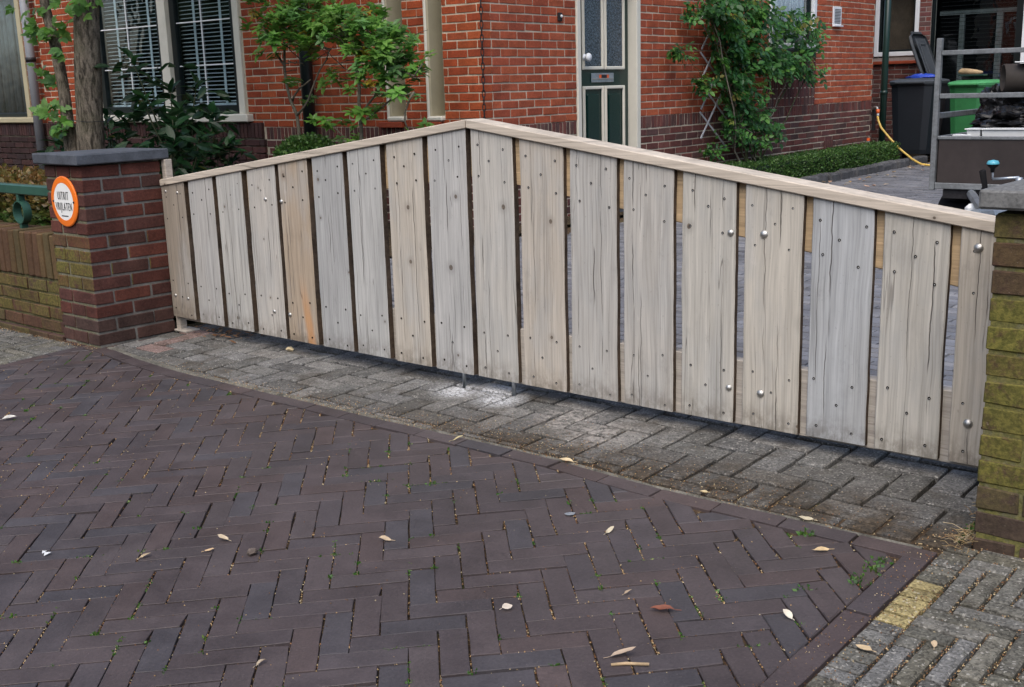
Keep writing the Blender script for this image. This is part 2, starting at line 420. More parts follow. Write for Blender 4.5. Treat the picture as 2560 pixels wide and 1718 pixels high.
M['concretecap'] = plain('weathered concrete', (.15, .15, .145), .85, .3, 110, .35, 0, .5)
M['strip'] = plain('mortar strip', (.125, .118, .098), .9, .2, 150, .45, 0, .6)
M['cream'] = plain('cream paint', (.66, .63, .54), .4, .4, 12, .04)
M['white'] = plain('white paint', (.74, .76, .78), .4, .4, 12, .03)
M['beige'] = plain('beige paint', (.42, .37, .24), .5, .35, 14, .05)
M['creamshade'] = plain('shaded cream paint', (.40, .36, .25), .5, .35, 14, .05)  # shaded tone of the slit window's cream board, put into its colour
M['darkgreen'] = plain('dark green gloss', (.004, .026, .022), .22, .5, 14, .05)
M['blackgreen'] = plain('black green paint', (.006, .010, .011), .3, .5, 14, .05)
M['pipegreen'] = plain('green pipe', (.008, .03, .024), .35, .5, 14, .08)
M['railgreen'] = plain('green painted steel', (.030, .085, .062), .4, .5, 20, .15)
M['pvc'] = plain('grey pvc', (.23, .24, .26), .5, .4, 9, .1)
M['dark'] = plain('painted room shade', (.01, .01, .011), .9, .1)  # near-black colour holds the darkness of the unlit rooms
M['curtain'] = plain('grey net curtain', (.12, .13, .14), .9, .1, 5, .2)
M['whitecloth'] = plain('white curtain', (.62, .68, .76), .9, .1, 5, .1)
M['blind'] = plain('blind slat', (.5, .55, .6), .5, .3)
M['glass'] = glassmat('window glass')
M['pglass'] = patternglass('figured glass')
M['galv'] = plain('galvanised steel', (.42, .46, .5), .42, .5, 60, .2, .8)
M['dullgalv'] = plain('dull galvanised steel', (.19, .2, .205), .6, .4, 60, .25, .4)
M['chrome'] = plain('polished steel', (.52, .51, .48), .48, .5, 60, .08, 1.0)
M['iron'] = plain('dark iron', (.03, .028, .03), .55, .4, 60, .3, .5)
M['hole'] = plain('screw hole', (.02, .016, .013), .9, .1)
M['binblack'] = plain('charcoal bin plastic', (.010, .013, .018), .5, .4, 40, .12)
M['binlid'] = plain('grey lid plastic', (.055, .063, .072), .45, .45, 40, .12)
M['bingreen'] = plain('green bin plastic', (.03, .16, .055), .45, .4, 40, .1)
M['bingreenlid'] = plain('light green lid plastic', (.07, .30, .11), .45, .4, 40, .1)
M['blueplastic'] = plain('blue plastic', (.02, .06, .42), .4, .5)
M['panel'] = plain('brown plywood panel', (.035, .027, .025), .6, .35, 20, .15)
M['tyre'] = plain('tyre rubber', (.010, .010, .011), .8, .2, 60, .2)
M['baghblack'] = plain('black bag plastic', (.007, .007, .008), .42, .4, 22, .1, 0, .6)
M['whiteplastic'] = plain('white plastic', (.72, .73, .72), .4, .5, 10, .05)
M['rust'] = plain('brown pipe', (.05, .042, .036), .6, .4)
M['plankcut'] = plain('cut timber', (.40, .29, .17), .8, .2, 60, .25)
M['teal'] = plain('teal enamel', (.09, .36, .46), .3, .5)
M['hose'] = plain('yellow hose', (.62, .42, .10), .45, .4, 60, .12)
M['orange'] = plain('orange plastic', (.75, .13, .03), .4, .4)
M['signorange'] = plain('orange enamel', (.86, .19, .02), .3, .5, 12, .04)
M['signwhite'] = plain('white enamel', (.82, .82, .79), .3, .5, 12, .03)
M['ink'] = plain('black lettering', (.02, .02, .025), .5, .3)
def barkmat():
    m = N('tree bark'); P = m.pos(); a = m.noise(m.vmul(P, (42, 42, 9)), 1, 6, .7, .6); b_ = m.noise(P, 5, 4); c2 = m.noise(P, 90, 4, .7)
    c = m.mix(m.ramp(a, .36, .62), (.050, .042, .032), (.27, .225, .17)); c = m.mix(m.ramp(b_, .45, .7, 0, .45), c, (.10, .10, .055)); c = m.scale(c, m.ramp(c2, .3, .7, .75, 1.25, False))
    return m.fin(c, .95, m.bump(m.math('ADD', a, m.math('MULTIPLY', c2, .3)), 1.0, .02), .15)
M['bark'] = barkmat()
M['twig'] = masonry('twig bark', 'attr', 60, .35, 8, .9, False, .2, .4)
M['tile'] = plain('orange tile', (.30, .055, .022), .6, .4, 30, .15)
M['deadleaf'] = leafmat('dried leaf', 'obj', .15, .7)
M['debris'] = masonry('seed debris', 'attr', 80, .3, 8, .9)
M['trellis'] = plain('grey trellis lath', (.40, .40, .42), .8, .3, 50, .2)
M['edgestone'] = masonry('edging stone', 'obj', 50, .4, 8, .9, False, .3, .8)
M['plankside'] = plain('dark plank side', (.085, .062, .045), .9, .1, 60, .35)  # darker brown for the side faces of the planks
M['slatgrey'] = plain('weathered batten', (.40, .36, .31), .8, .2, 60, .25)

# ================================================================== SETTING: ground, paving
def poly_sheet(name, pts, zf, mat, n=1):
    mb = MB(); mb.add([(p[0], p[1], zf(p[0], p[1])) for p in pts], [tuple(range(len(pts)))], (1, 1, 1, 1))
    return structure(mb.build(name, mat))
def grid_sheet(name, s0, s1, t0, t1, ns, nt, zf, mat):
    mb = MB(); vs = []; fs = []
    for i in range(ns + 1):
        for k in range(nt + 1):
            q = G(s0 + (s1 - s0) * i / ns, t0 + (t1 - t0) * k / nt); vs.append((q.x, q.y, zf(q.x, q.y)))
    for i in range(ns):
        for k in range(nt):
            a = i * (nt + 1) + k; fs.append((a, a + nt + 1, a + nt + 2, a + 1))
    mb.add(vs, fs); return structure(mb.build(name, mat))
gm = MB(); gm.add([(-260, -260, -.75), (260, -260, -.75), (260, 260, -.75), (260, 260, -.75), (-260, 260, -.75)], [(0, 1, 2, 4)])
structure(gm.build('ground', M['ground']))

def edge_t(s):                      # where the clinkers meet the grey strip in front of the gate
    pts = [(-3, -.40), (-.2, -.40), (.0, -.40), (.33, -.447), (.8, -.485), (2.0, -.495), (3.0, -.493), (3.4, -.527), (4.3, -.522), (12, -.52)]
    for (a, b_), (c, d) in zip(pts, pts[1:]):
        if s <= c: return b_ + (d - b_) * (s - a) / (c - a)
    return -.52
BED = .011
def bed_z(x, y): return gz(x, y) - BED
def bed_zz(x, y): return gz(x, y) - BED - .013
driveway = grid_sheet('driveway', -.21, 4.287, -12, -.36, 1, 1, bed_z, M['joint'])
pave_r = grid_sheet('pavement', 4.287, 16, -12, .4, 1, 1, bed_zz, M['joint2'])
pave_l = grid_sheet('pavement', -14, -.21, -12, .2, 1, 1, bed_zz, M['joint2'])
apron = grid_sheet('gateway_paving', -.2, 4.5, -.6, .42, 1, 1, bed_zz, M['joint2'])
def cz(x, y): return court_z(x, y) - .016
courtyard = grid_sheet('courtyard', -.6, 12, .42, 16, 20, 40, cz, M['joint'])
bedsheet = grid_sheet('flower_bed', -14, -.6, .2, 16, 12, 24, lambda x, y: court_z(x, y) + .01, M['soil'])

def gmat(x, y, ang, dz=0.0, zf=gz, tx=0.0, ty=0.0):
    c, s = cos(ang), sin(ang)
    return Matrix(((c, -s, -GX + tx, x), (s, c, -GY + ty, y), (GX * c + GY * s, -GX * s + GY * c, 1, zf(x, y) + dz), (0, 0, 0, 1)))

class Pieces:
    """collects alike pieces, builds the ones that show largest as objects of their own and joins the rest"""
    def __init__(s): s.items = []
    def add(s, mesh_or_geo, Mx, col, size): s.items.append((mesh_or_geo, Mx, col, size))
    def emit(s, name, parent, mat_obj, mat_attr, restname, limit=300, restparent=None, minpx=8.0):
        rank = []
        for it in s.items:
            mesh, Mx, col, size = it
            p = Mx.translation; q = scr(p)
            px = -1
            if q and -.02 < q[0] < 1.02 and -.02 < q[1] < 1.02: px = size * F_PX / q[2]
            rank.append((px, it))
        rank.sort(key=lambda r: -r[0])
        rest = MB(); cnt = 0
        for px, (mesh, Mx, col, size) in rank:
            if px > minpx and cnt < limit:
                cnt += 1
                if isinstance(mesh, tuple):
                    mb = MB(); mb.add(mesh[0], mesh[1]); me = mb.mesh(name, mat_obj, color=False)
                else: me = mesh
                par = parent if not isinstance(parent, dict) else parent[col[4]]
                o = link(bpy.data.objects.new(name, me), par, Mx)
                o.color = (*col[:3], col[3] if len(col) > 3 else 1.0)
            else:
                if isinstance(mesh, tuple): vs, fs = mesh
                else: vs = [v.co for v in mesh.vertices]; fs = [tuple(p.vertices) for p in mesh.polygons]
                rest.add(vs, fs, (*col[:3], col[3] if len(col) > 3 else 1.0), Mx)
        if rest.f:
            stuff(rest.build(restname, mat_attr, restparent if restparent is not None else (parent if not isinstance(parent, dict) else None)))
        return cnt

# --- clinkers in 3:1 herringbone
CW = .07; YAW = .0826; CX, CY = -.528, 2.2331
def uv_xy(u, v):
    c, s = cos(YAW), sin(YAW); return c * u * CW - s * v * CW + CX, s * u * CW + c * v * CW + CY
rc = random.Random(11)
full_cl = []
for k in range(8):
    L, Wd = .2062 + rc.uniform(-.0015, .001), .0672 + rc.uniform(-.0014, .0008)
    pl = []
    for (x, y) in ((-1, -1), (-.3, -1), (.35, -1), (1, -1), (1, 1), (.4, 1), (-.3, 1), (-1, 1)):
        ck = rc.choice([0, 0, 1, 0]) * (k % 3 == 0) * rc.uniform(.003, .008) if abs(x) == 1 else 0
        pl.append((x * (L / 2 - ck) + rc.uniform(-.0014, .0014), y * (Wd / 2 - ck * .5) + rc.uniform(-.0012, .0012)))
    mb = MB(); mb.add(*prism(pl, 0, -.05, .0013, rc, .0004)); full_cl.append(mb.mesh('brick', M['clinker_obj'], color=False))
def clinker_col(r):
    base = r.choice([(.061, .047, .047), (.063, .049, .049), (.056, .046, .048), (.066, .048, .046), (.053, .047, .051), (.060, .046, .046), (.064, .051, .051), (.057, .045, .046)])
    return mulc(base, r.uniform(.92, 1.1))
S0, S1 = -.132, 4.212
cl = Pieces()
for n_ in range(-60, 96):
    for j_ in range(-32, 28):
        for kind in (0, 1):
            if kind == 0: u0, u1, v0, v1 = n_ + 6 * j_, n_ + 3 + 6 * j_, n_, n_ + 1
            else: u0, u1, v0, v1 = n_ + 3 + 6 * j_, n_ + 4 + 6 * j_, n_ - 2, n_ + 1
            cxy = uv_xy((u0 + u1) / 2, (v0 + v1) / 2)
            if abs(cxy[0]) > 4.5 or not (-.6 < cxy[1] < 8.0): continue
            s, t = st_of(*cxy)
            if s < S0 - .12 or s > S1 + .12 or t > edge_t(s) + .06: continue
            e = .0022 / CW
            poly = [uv_xy(u0 + e, v0 + e), uv_xy(u1 - e, v0 + e), uv_xy(u1 - e, v1 - e), uv_xy(u0 + e, v1 - e)]
            a0 = area2(poly)
            for (ps, pt, nx, ny) in ((S0, 0, 1, 0), (S1, 0, -1, 0), (s, edge_t(s) - .079, (edge_t(s + .1) - edge_t(s - .1)) / .2, -1)):
                q = G(ps, pt); nv = GD * nx + GN * ny
                poly = clip(poly, q.x, q.y, nv.x, nv.y)
                if len(poly) < 3: break
            if len(poly) < 3 or area2(poly) < .0012: continue
            ang = YAW + (pi / 2 if kind else 0) + rc.gauss(0, .006); dz = rc.gauss(0, .0012)
            col = clinker_col(rc); tl = (rc.gauss(0, .006), rc.gauss(0, .006))
            if area2(poly) > a0 * .985:
                cl.add(rc.choice(full_cl), gmat(cxy[0] + rc.gauss(0, .0012), cxy[1] + rc.gauss(0, .0012), ang, dz, gz, *tl), col, .2)
            else:
                cx_ = sum(p[0] for p in poly) / len(poly); cy_ = sum(p[1] for p in poly) / len(poly)
                loc = [(p[0] - cx_, p[1] - cy_) for p in poly]
                cl.add(prism(loc, 0, -.05, .0035, rc, .0006), gmat(cx_, cy_, 0, dz, gz, *tl), col, sqrt(area2(poly)) * 1.4)
# border courses of stretchers
s = S0 + .002
while s < S1 + .07:
    L = .205 + rc.uniform(-.006, .006); sc_ = s + L / 2; q = G(sc_, edge_t(sc_) - .039)
    sl = math.atan((edge_t(s + L) - edge_t(s)) / L)
    cl.add(rc.choice(full_cl), gmat(q.x, q.y, math.atan2(GD.y, GD.x) + sl, rc.gauss(0, .001)), mulc(clinker_col(rc), 1.0), .2); s += L + .006
for s_, lim in ((S1 + .038, -5), (S0 - .04, -5)):
    t = edge_t(s_) - (.0 if s_ > 2 else .03) - .004
    while t > lim:
        L = .206; q = G(s_ + rc.gauss(0, .001), t - L / 2)
        cl.add(rc.choice(full_cl), gmat(q.x, q.y, math.atan2(GN.y, GN.x) + rc.gauss(0, .006), rc.gauss(0, .0012)), mixc(clinker_col(rc), (.070, .046, .046), .3), .2); t -= L + .006
cl.emit('brick', driveway, M['clinker_obj'], M['clinker_attr'], 'brick_paving')

# --- concrete pavers before the gate, 2:1 herringbone
AW = .108; ra = random.Random(5); GA = math.atan2(GD.y, GD.x)
full_pv = []
for k in range(6):
    pl = []
    L, Wd = .2040, .0950
    for (x, y) in ((-1, -1), (0, -1), (1, -1), (1, 1), (0, 1), (-1, 1)): pl.append((x * L / 2 + ra.uniform(-.002, .002), y * Wd / 2 + ra.uniform(-.002, .002)))
    mb = MB(); mb.add(*prism(pl, 0, -.05, .005, ra, .0008)); full_pv.append(mb.mesh('paver', M['paver_obj'], color=False))
def herring(k, n0, n1, j0, j1):
    for n_ in range(n0, n1):
        for j_ in range(j0, j1):
            yield n_ + 2 * k * j_, n_ + k + 2 * k * j_, n_, n_ + 1, 0
            yield n_ + k + 2 * k * j_, n_ + k + 1 + 2 * k * j_, n_ - k + 1, n_ + 1, 1
def paver_col(r): return mulc(r.choice([(.145, .14, .13), (.13, .127, .118), (.155, .148, .136), (.135, .132, .126), (.12, .115, .105), (.15, .147, .14)]), r.uniform(.74, 1.24))
pv = Pieces()
for u0, u1, v0, v1, kind in herring(2, -10, 8, -12, 12):
    e = .0065 / AW
    poly = [(2.15 + a * AW, b_ * AW) for a, b_ in ((u0 + e, v0 + e), (u1 - e, v0 + e), (u1 - e, v1 - e), (u0 + e, v1 - e))]
    sc_ = sum(p[0] for p in poly) / 4; tc_ = sum(p[1] for p in poly) / 4
    if sc_ < -.2 or sc_ > 4.5 or tc_ < -.7 or tc_ > .5: continue
    a0 = area2(poly)
    for (ps, pt, nx, ny) in ((-.032, 0, 1, 0), (4.335, 0, -1, 0), (0, .40, 0, -1), (sc_, edge_t(sc_) + .036, -(edge_t(sc_ + .1) - edge_t(sc_ - .1)) / .2, 1)):
        poly = clip(poly, ps, pt, nx, ny)
        if len(poly) < 3: break
    if len(poly) < 3 or area2(poly) < .0015: continue
    col = paver_col(ra); tl = (ra.gauss(0, .008), ra.gauss(0, .008)); dz = ra.gauss(0, .0015)
    if sc_ < .25 and tc_ > -.3 and ra.random() < .35: col = (.2, .14, .125)
    if area2(poly) > a0 * .985:
        q = G(sc_ + ra.gauss(0, .0015), tc_ + ra.gauss(0, .0015))
        pv.add(ra.choice(full_pv), gmat(q.x, q.y, GA + (pi / 2 if kind else 0) + ra.gauss(0, .008), dz, gz, *tl), col, .2)
    else:
        cs = sum(p[0] for p in poly) / len(poly); ct = sum(p[1] for p in poly) / len(poly); q = G(cs, ct)
        pv.add(prism([(p[0] - cs, p[1] - ct) for p in poly], 0, -.05, .005, ra, .0008), gmat(q.x, q.y, GA, dz, gz, *tl), col, .15)
pv.emit('paver', apron, M['paver_obj'], M['paver_attr'], 'paver_cuttings')
# mortar strip along the clinkers
mb = MB(); vs = []; fs = []; NS = 90
for i in range(NS + 1):
    s = -.03 + (4.24 + .03) * i / NS; e = edge_t(s); wd = .030 * (1 if s < 1.6 else max(.35, 1 - (s - 1.6) * .45)) + noise.noise((s * 9, 0, 0)) * .004
    for (t, dz) in ((e - .001, -.006), (e + .004, .001), (e + wd - .004, .001), (e + wd, -.008)):
        q = G(s, t + noise.noise((s * 30, t * 40, 3)) * .002); vs.append((q.x, q.y, gz(q.x, q.y) + dz))
for i in range(NS):
    for k in range(3): a = i * 4 + k; fs.append((a, a + 4, a + 5, a + 1))
mb.add(vs, fs); mb.build('mortar_strip', M['strip'], apron)

# --- side pavements, narrow concrete bricks in 4:1 herringbone
PW = .0528; rp = random.Random(9)
full_pp = []
for k in range(6):
    L, Wd = .2020, .0425 + rp.uniform(-.003, .001); pl = []
    for (x, y) in ((-1, -1), (0, -1), (1, -1), (1, 1), (0, 1), (-1, 1)): pl.append((x * L / 2 + rp.uniform(-.002, .002), y * Wd / 2 + rp.uniform(-.0015, .0015)))
    mb = MB(); mb.add(*prism(pl, 0, -.05, .005, rp, .0008)); full_pp.append(mb.mesh('paver', M['paver2_obj'], color=False))
def side_paving(parent, lims, org, yellow):
    pc = Pieces(); s0, s1, t0, t1 = lims
    if yellow:
        t = t1 - .004
        while t > -1.5:
            tm = t - .0245; q = G(s0 + .037, tm)
            col = mulc((.30, .245, .115), rp.uniform(.8, 1.1)) if -.93 < tm < -.68 else mixc(mulc(paver_col(rp), .85), (.15, .135, .075), rp.random() * .3)
            pl = [(-.036, -.0208), (.036, -.0208), (.0365, .0208), (-.036, .0208)]
            pc.add(prism([(x + rp.uniform(-.0015, .0015), y + rp.uniform(-.001, .001)) for x, y in pl], 0, -.05, .004, rp, .0008), gmat(q.x, q.y, GA + rp.gauss(0, .008), rp.gauss(0, .0012)), col, .08); t -= .0505
        s0 += .078
    for u0, u1, v0, v1, kind in herring(4, -95, 30, -14, 24):
        e = .0022 / PW
        poly = [(org[0] + a * PW, org[1] + b_ * PW) for a, b_ in ((u0 + e, v0 + e), (u1 - e, v0 + e), (u1 - e, v1 - e), (u0 + e, v1 - e))]
        sc_ = sum(p[0] for p in poly) / 4; tc_ = sum(p[1] for p in poly) / 4
        q = G(sc_, tc_)
        if sc_ < s0 - .12 or sc_ > s1 + .12 or tc_ < t0 or tc_ > t1 + .12 : continue
        a0 = area2(poly)
        for (ps, pt, nx, ny) in ((s0, 0, 1, 0), (s1, 0, -1, 0), (0, t1, 0, -1)):
            poly = clip(poly, ps, pt, nx, ny)
            if len(poly) < 3: break
        if len(poly) < 3 or area2(poly) < .0006: continue
        col = mulc(paver_col(rp), .8)
        col = mixc(col, (.15, .135, .075), rp.random() * .35)
        tl = (rp.gauss(0, .006), rp.gauss(0, .006)); dz = rp.gauss(0, .0012)
        if area2(poly) > a0 * .985:
            pc.add(rp.choice(full_pp), gmat(q.x, q.y, GA + (pi / 2 if kind else 0) + rp.gauss(0, .006), dz, gz, *tl), col, .15)
        else:
            cs = sum(p[0] for p in poly) / len(poly); ct = sum(p[1] for p in poly) / len(poly); q = G(cs, ct)
            pc.add(prism([(p[0] - cs, p[1] - ct) for p in poly], 0, -.05, .005, rp, .0008), gmat(q.x, q.y, GA, dz, gz, *tl), col, .07)
    pc.emit('paver', parent, M['paver2_obj'], M['paver2_attr'], 'paver_rows', 260)
side_paving(pave_r, (4.290, 8.2, -4.4, -.445), (4.367, -.455), True)
side_paving(pave_l, (-4.6, -.213, -3.6, -.445), (-.24, -.455), False)

# --- courtyard paving seen through the gate and over it
ry = random.Random(3); mb = MB()
bl, bw = .215, .072
HAN = math.atan2(UA.y, UA.x)
r_ = 0; b_ = -3.6
while b_ < 13:
    a_ = (.0 if r_ % 2 else -.11) + .02
    while a_ < 9.0:
        q = H(a_ + bl / 2, b_ + bw / 2); s, t = st_of(q.x, q.y)
        if t > .46 and s > -.5 and inview(Vector((q.x, q.y, .05)), .7) and not (a_ < .62 and b_ > -.2):
            Mx = Matrix.Translation((q.x, q.y, court_z(q.x, q.y) + ry.gauss(0, .0015))) @ Matrix.Rotation(HAN + ry.gauss(0, .012), 4, 'Z')
            x, y = bl / 2 - .004, bw / 2 - .004
            vs = [(-x, -y, 0), (x, -y, 0), (x, y, 0), (-x, y, 0), (-x - .002, -y - .002, -.016), (x + .002, -y - .002, -.016), (x + .002, y + .002, -.016), (-x - .002, y + .002, -.016)]
            mb.add(vs, [(0, 1, 2, 3), (4, 5, 1, 0), (5, 6, 2, 1), (6, 7, 3, 2), (7, 4, 0, 3)], (*mulc(ry.choice([(.16, .165, .18), (.18, .18, .188), (.135, .138, .15)]), ry.uniform(.8, 1.2)), 1), Mx)
        a_ += bl
    b_ += bw; r_ += 1
stuff(mb.build('courtyard_bricks', M['clinker_attr'], courtyard))

# ================================================================== MASONRY: house
def unit_bricks(name, L, D, Hh, mat, n=6, seed=1, b=.0035, j=.0014):
    r = random.Random(seed); out = []
    for k in range(n):
        vs, fs = chamfer_box(L, D, Hh, b, r, j)
        vs = [(v[0] / L, v[1] / D, v[2] / Hh) for v in vs]
        mb = MB(); mb.add(vs, fs); out.append(mb.mesh(name, mat, color=False))
    return out
UBRK = unit_bricks('brick', .21, .1, .058, M['brick_obj'], seed=21)
USOL = unit_bricks('brick', .05, .1, .11, M['brick_obj'], seed=22, b=.003)
UPIER = unit_bricks('brick', .21, .1, .058, M['pier_obj'], 8, seed=23, b=.0028, j=.0018)
def scale_m(x, y, z): return Matrix.Diagonal((x, y, z, 1))
rb = random.Random(77)
def sub_iv(ivs, a, b_):
    out = []
    for (x, y) in ivs:
        if b_ <= x or a >= y: out.append((x, y)); continue
        if a > x: out.append((x, a))
        if b_ < y: out.append((b_, y))
    return out
def wall_bricks(P, FM, x0, x1, z0, z1, holes, colf, key, course=.07, L=.222, J=.0110, off=0.0, units=UBRK, proud=0.0):
    """FM: local frame, x along the wall, y into the wall, z up; front face at y = 0"""
    nrow = int(round((z1 - z0) / course))
    for r in range(nrow):
        za = z0 + r * course; zb = za + course - J
        ivs = [(x0, x1)]
        for (hx0, hx1, hz0, hz1) in holes:
            if zb > hz0 + .01 and za < hz1 - .01: ivs = sub_iv(ivs, hx0, hx1)
        ph = off + (L / 2 if r % 2 else 0)
        for (ia, ib) in ivs:
            k = math.floor((ia - ph) / L); cuts = []
            x = ph + k * L
            while x < ib:
                a = max(x, ia); b_ = min(x + L, ib)
                if b_ - a > .03: cuts.append((a, b_))
                x += L
            for (a, b_) in cuts:
                aa = a + (J / 2 if a > x0 + .001 else 0); bb = b_ - (J / 2 if b_ < x1 - .001 else 0)
                yj = rb.gauss(0, .0012)
                Mx = FM @ Matrix.Translation(((aa + bb) / 2, .05 + yj - proud, (za + zb) / 2 + rb.gauss(0, .0008))) @ Matrix.Rotation(rb.gauss(0, .004), 4, 'Y') @ scale_m(bb - aa, .1, zb - za)
                P.add(rb.choice(units), Mx, (*colf((aa + bb) / 2, (za + zb) / 2), 1.0, key), min(.21, bb - aa))
def soldier_bricks(P, FM, x0, x1, z0, z1, colf, key, wd=.0535, J=.009, proud=0.0):
    x = x0
    while x < x1 - .02:
        b_ = min(x + wd, x1); yj = rb.gauss(0, .001)
        Mx = FM @ Matrix.Translation(((x + b_ - J) / 2, .05 + yj - proud, (z0 + z1) / 2)) @ scale_m(b_ - J - x, .1, z1 - z0)
        P.add(rb.choice(USOL), Mx, (*colf((x + b_) / 2, z0), 1.0, key), .11); x += wd
ORANGE = [(.325, .064, .023), (.345, .070, .025), (.30, .058, .023), (.325, .074, .030), (.27, .053, .024), (.36, .080, .028)]
PURPLE = [(.125, .046, .040), (.105, .042, .040), (.14, .05, .042), (.115, .06, .052), (.095, .05, .046), (.13, .044, .036)]
DARK = [(.055, .026, .024), (.045, .024, .023), (.06, .028, .024), (.04, .024, .024)]
def c_org(x, z): return mulc(rb.choice(ORANGE), rb.uniform(.86, 1.14))
def c_orgB(x, z): return mulc(mixc(rb.choice(ORANGE), (.33, .10, .062), .3), rb.uniform(.92, 1.15))
def c_pur(x, z): return mulc(rb.choice(PURPLE), rb.uniform(.8, 1.2))
def c_dark(x, z): return mulc(rb.choice(DARK), rb.uniform(.8, 1.2))
def c_pdark(x, z): return mulc(rb.choice(PURPLE), rb.uniform(.5, .75))

house = thing('brick_house', H(0, 0, 0), 'red brick house with purple plinth and dark green front door behind the gate', 'house')
MA = MH
MBW = MH @ Matrix.Rotation(pi / 2, 4, 'Z')
MOR = (.54, .47, .36, 1); MORG = (.30, .27, .25, 1)
WT = 2.75                     # brickwork is built piece by piece up to here; the upper storey is above the picture
TH = .22
def wall_slabs(name, FM, x0, x1, zb, zt, holes, mat, parent, col, th=TH, inset=.006):
    xs = sorted({x0, x1, *[min(max(h[i], x0), x1) for h in holes for i in (0, 1)]}); zs = sorted({zb, zt, *[min(max(h[i], zb), zt) for h in holes for i in (2, 3)]})
    mb = MB()
    for i in range(len(xs) - 1):
        k = 0
        while k < len(zs) - 1:
            cx_ = (xs[i] + xs[i + 1]) / 2
            def solid(kk): return not any(h[0] < cx_ < h[1] and h[2] < (zs[kk] + zs[kk + 1]) / 2 < h[3] for h in holes)
            if not solid(k): k += 1; continue
            k2 = k
            while k2 + 1 < len(zs) - 1 and solid(k2 + 1): k2 += 1
            mb.cbox(xs[i], xs[i + 1], inset, th, zs[k], zs[k2 + 1], 0, col, FM); k = k2 + 1
    return mb.build(name, mat, parent)
AH = [(-1.095, -.900, .955, 5), (-.615, -.445, .955, 5), (-5.78, -3.085, .955, 2.7)]
BH = [(1.277, 2.318, -.3, 5), (5.03, 6.275, 1.535, 2.7)]
wallA = wall_slabs('front_wall', MA, -6.86, -.012, -.3, WT, AH, M['mortar'], house, MOR)
wallB = wall_slabs('side_wall', MBW, .012, 8.13, -.3, WT, BH, M['mortar'], house, MOR)
HB = Pieces(); par = {'A': wallA, 'B': wallB}
SOL0, SOL1 = .788, .900
# front wall (x = a, negative to the left): bricks run to the corner at a = 0
wall_bricks(HB, MA, -3.05, 0, .905, WT, AH, c_org, 'A', off=.05)
wall_bricks(HB, MA, -6.86, -5.80, .905, WT, [], lambda x, z: mulc(c_org(x, z), .9), 'A', off=.05)
soldier_bricks(HB, MA, -2.80, 0, SOL0, SOL1, c_pur, 'A')
wall_bricks(HB, MA, -2.80, 0, .785 - .07 * 11, .785, [], c_pur, 'A')
soldier_bricks(HB, MA, -6.86, -2.81, .80, .945, c_dark, 'A', .056, proud=.03)
wall_bricks(HB, MA, -6.86, -2.81, .795 - .07 * 11, .795, [], lambda x, z: c_dark(x, z) if x < -3.2 else mixc(c_dark(x, z), c_pur(x, z), .25), 'A', proud=.03)
wall_bricks(HB, MA, -6.86, -5.80, .905, .97, [], c_dark, 'A')
# side wall (x = b)
wall_bricks(HB, MBW, .105, 8.13, .905, WT, BH + [(5.03, 6.29, 0, 1.54)], c_orgB, 'B', off=.0)
soldier_bricks(HB, MBW, .105, 1.277, SOL0, SOL1, c_pur, 'B')
soldier_bricks(HB, MBW, 2.322, 8.13, SOL0, SOL1, c_pur, 'B')
wall_bricks(HB, MBW, .105, 8.13, .785 - .07 * 11, .785, BH[:1], c_pur, 'B')
for r in range(3):                       # upright bricks under the side window
    z0 = .905 + r * .212; x = 5.035; k = 0
    while x < 6.27:
        zz = z0 + (.10 if k % 2 else 0); z1 = min(zz + .2, 1.53)
        Mx = MBW @ Matrix.Translation((x + .022, .05 + rb.gauss(0, .001), (zz + z1) / 2)) @ scale_m(.045, .1, z1 - zz)
        HB.add(rb.choice(USOL), Mx, (*c_pur(x, 0), 1.0, 'B'), .2)
        if r == 0 and k % 2: HB.add(rb.choice(USOL), MBW @ Matrix.Translation((x + .022, .05, .95)) @ scale_m(.045, .1, .088), (*c_pur(x, 0), 1.0, 'B'), .08)
        x += .0535; k += 1
HB.emit('brick', par, M['brick_obj'], M['brick_attr'], 'far_bricks', 300, house)
mb = MB(); mb.cbox(-6.86, -.015, .012, 8.1, WT, 5.6, 0, (.235, .055, .028, 1), MH); mb.build('upper_storey', M['brick_attr'], house)
mb = MB(); mb.add([(-7, -.35, 5.55), (.35, -.35, 5.55), (.35, 8.4, 5.55), (-7, 8.4, 5.55), (-7, 4, 8.2), (-1, 4, 8.2)], [(0, 1, 5, 4), (1, 2, 5), (2, 3, 4, 5), (3, 0, 4), (3, 2, 1, 0)], (.08, .035, .025, 1), MH); mb.build('roof', M['brick_attr'], house)
mb = MB(); mb.cbox(-6.8, -.3, .85, 8.0, -.2, WT, 0, (.01, .01, .01, 1), MH); mb.build('painted_backing', M['dark'], house)  # dark box behind the windows; the room's shade is in its colour

# --- front window
def box(name, x0, x1, y0, y1, z0, z1, mat, parent, FM=MH, b=.004):
    mb = MB(); mb.cbox(x0, x1, y0, y1, z0, z1, b, (1, 1, 1, 1), FM); return mb.build(name, mat, parent, color=False)
def framebox(name, x0, x1, z0, z1, wl_, wr_, wb, wt, y0, y1, mat, parent, FM):
    mb = MB()
    mb.cbox(x0, x0 + wl_, y0, y1, z0, z1, .004, M=FM); mb.cbox(x1 - wr_, x1, y0, y1, z0, z1, .004, M=FM)
    mb.cbox(x0 + wl_, x1 - wr_, y0 + .002, y1, z0, z0 + wb, .004, M=FM); mb.cbox(x0 + wl_, x1 - wr_, y0 + .002, y1, z1 - wt, z1, .004, M=FM)
    return mb.build(name, mat, parent, color=False)
fw_ = framebox('window_frame', -5.775, -3.09, 1.03, 2.70, .09, .09, .002, .09, -.012, .12, M['cream'], house, MA)
box('mullion', -4.415, -4.275, -.015, .115, 1.032, 2.61, M['cream'], fw_, MA)
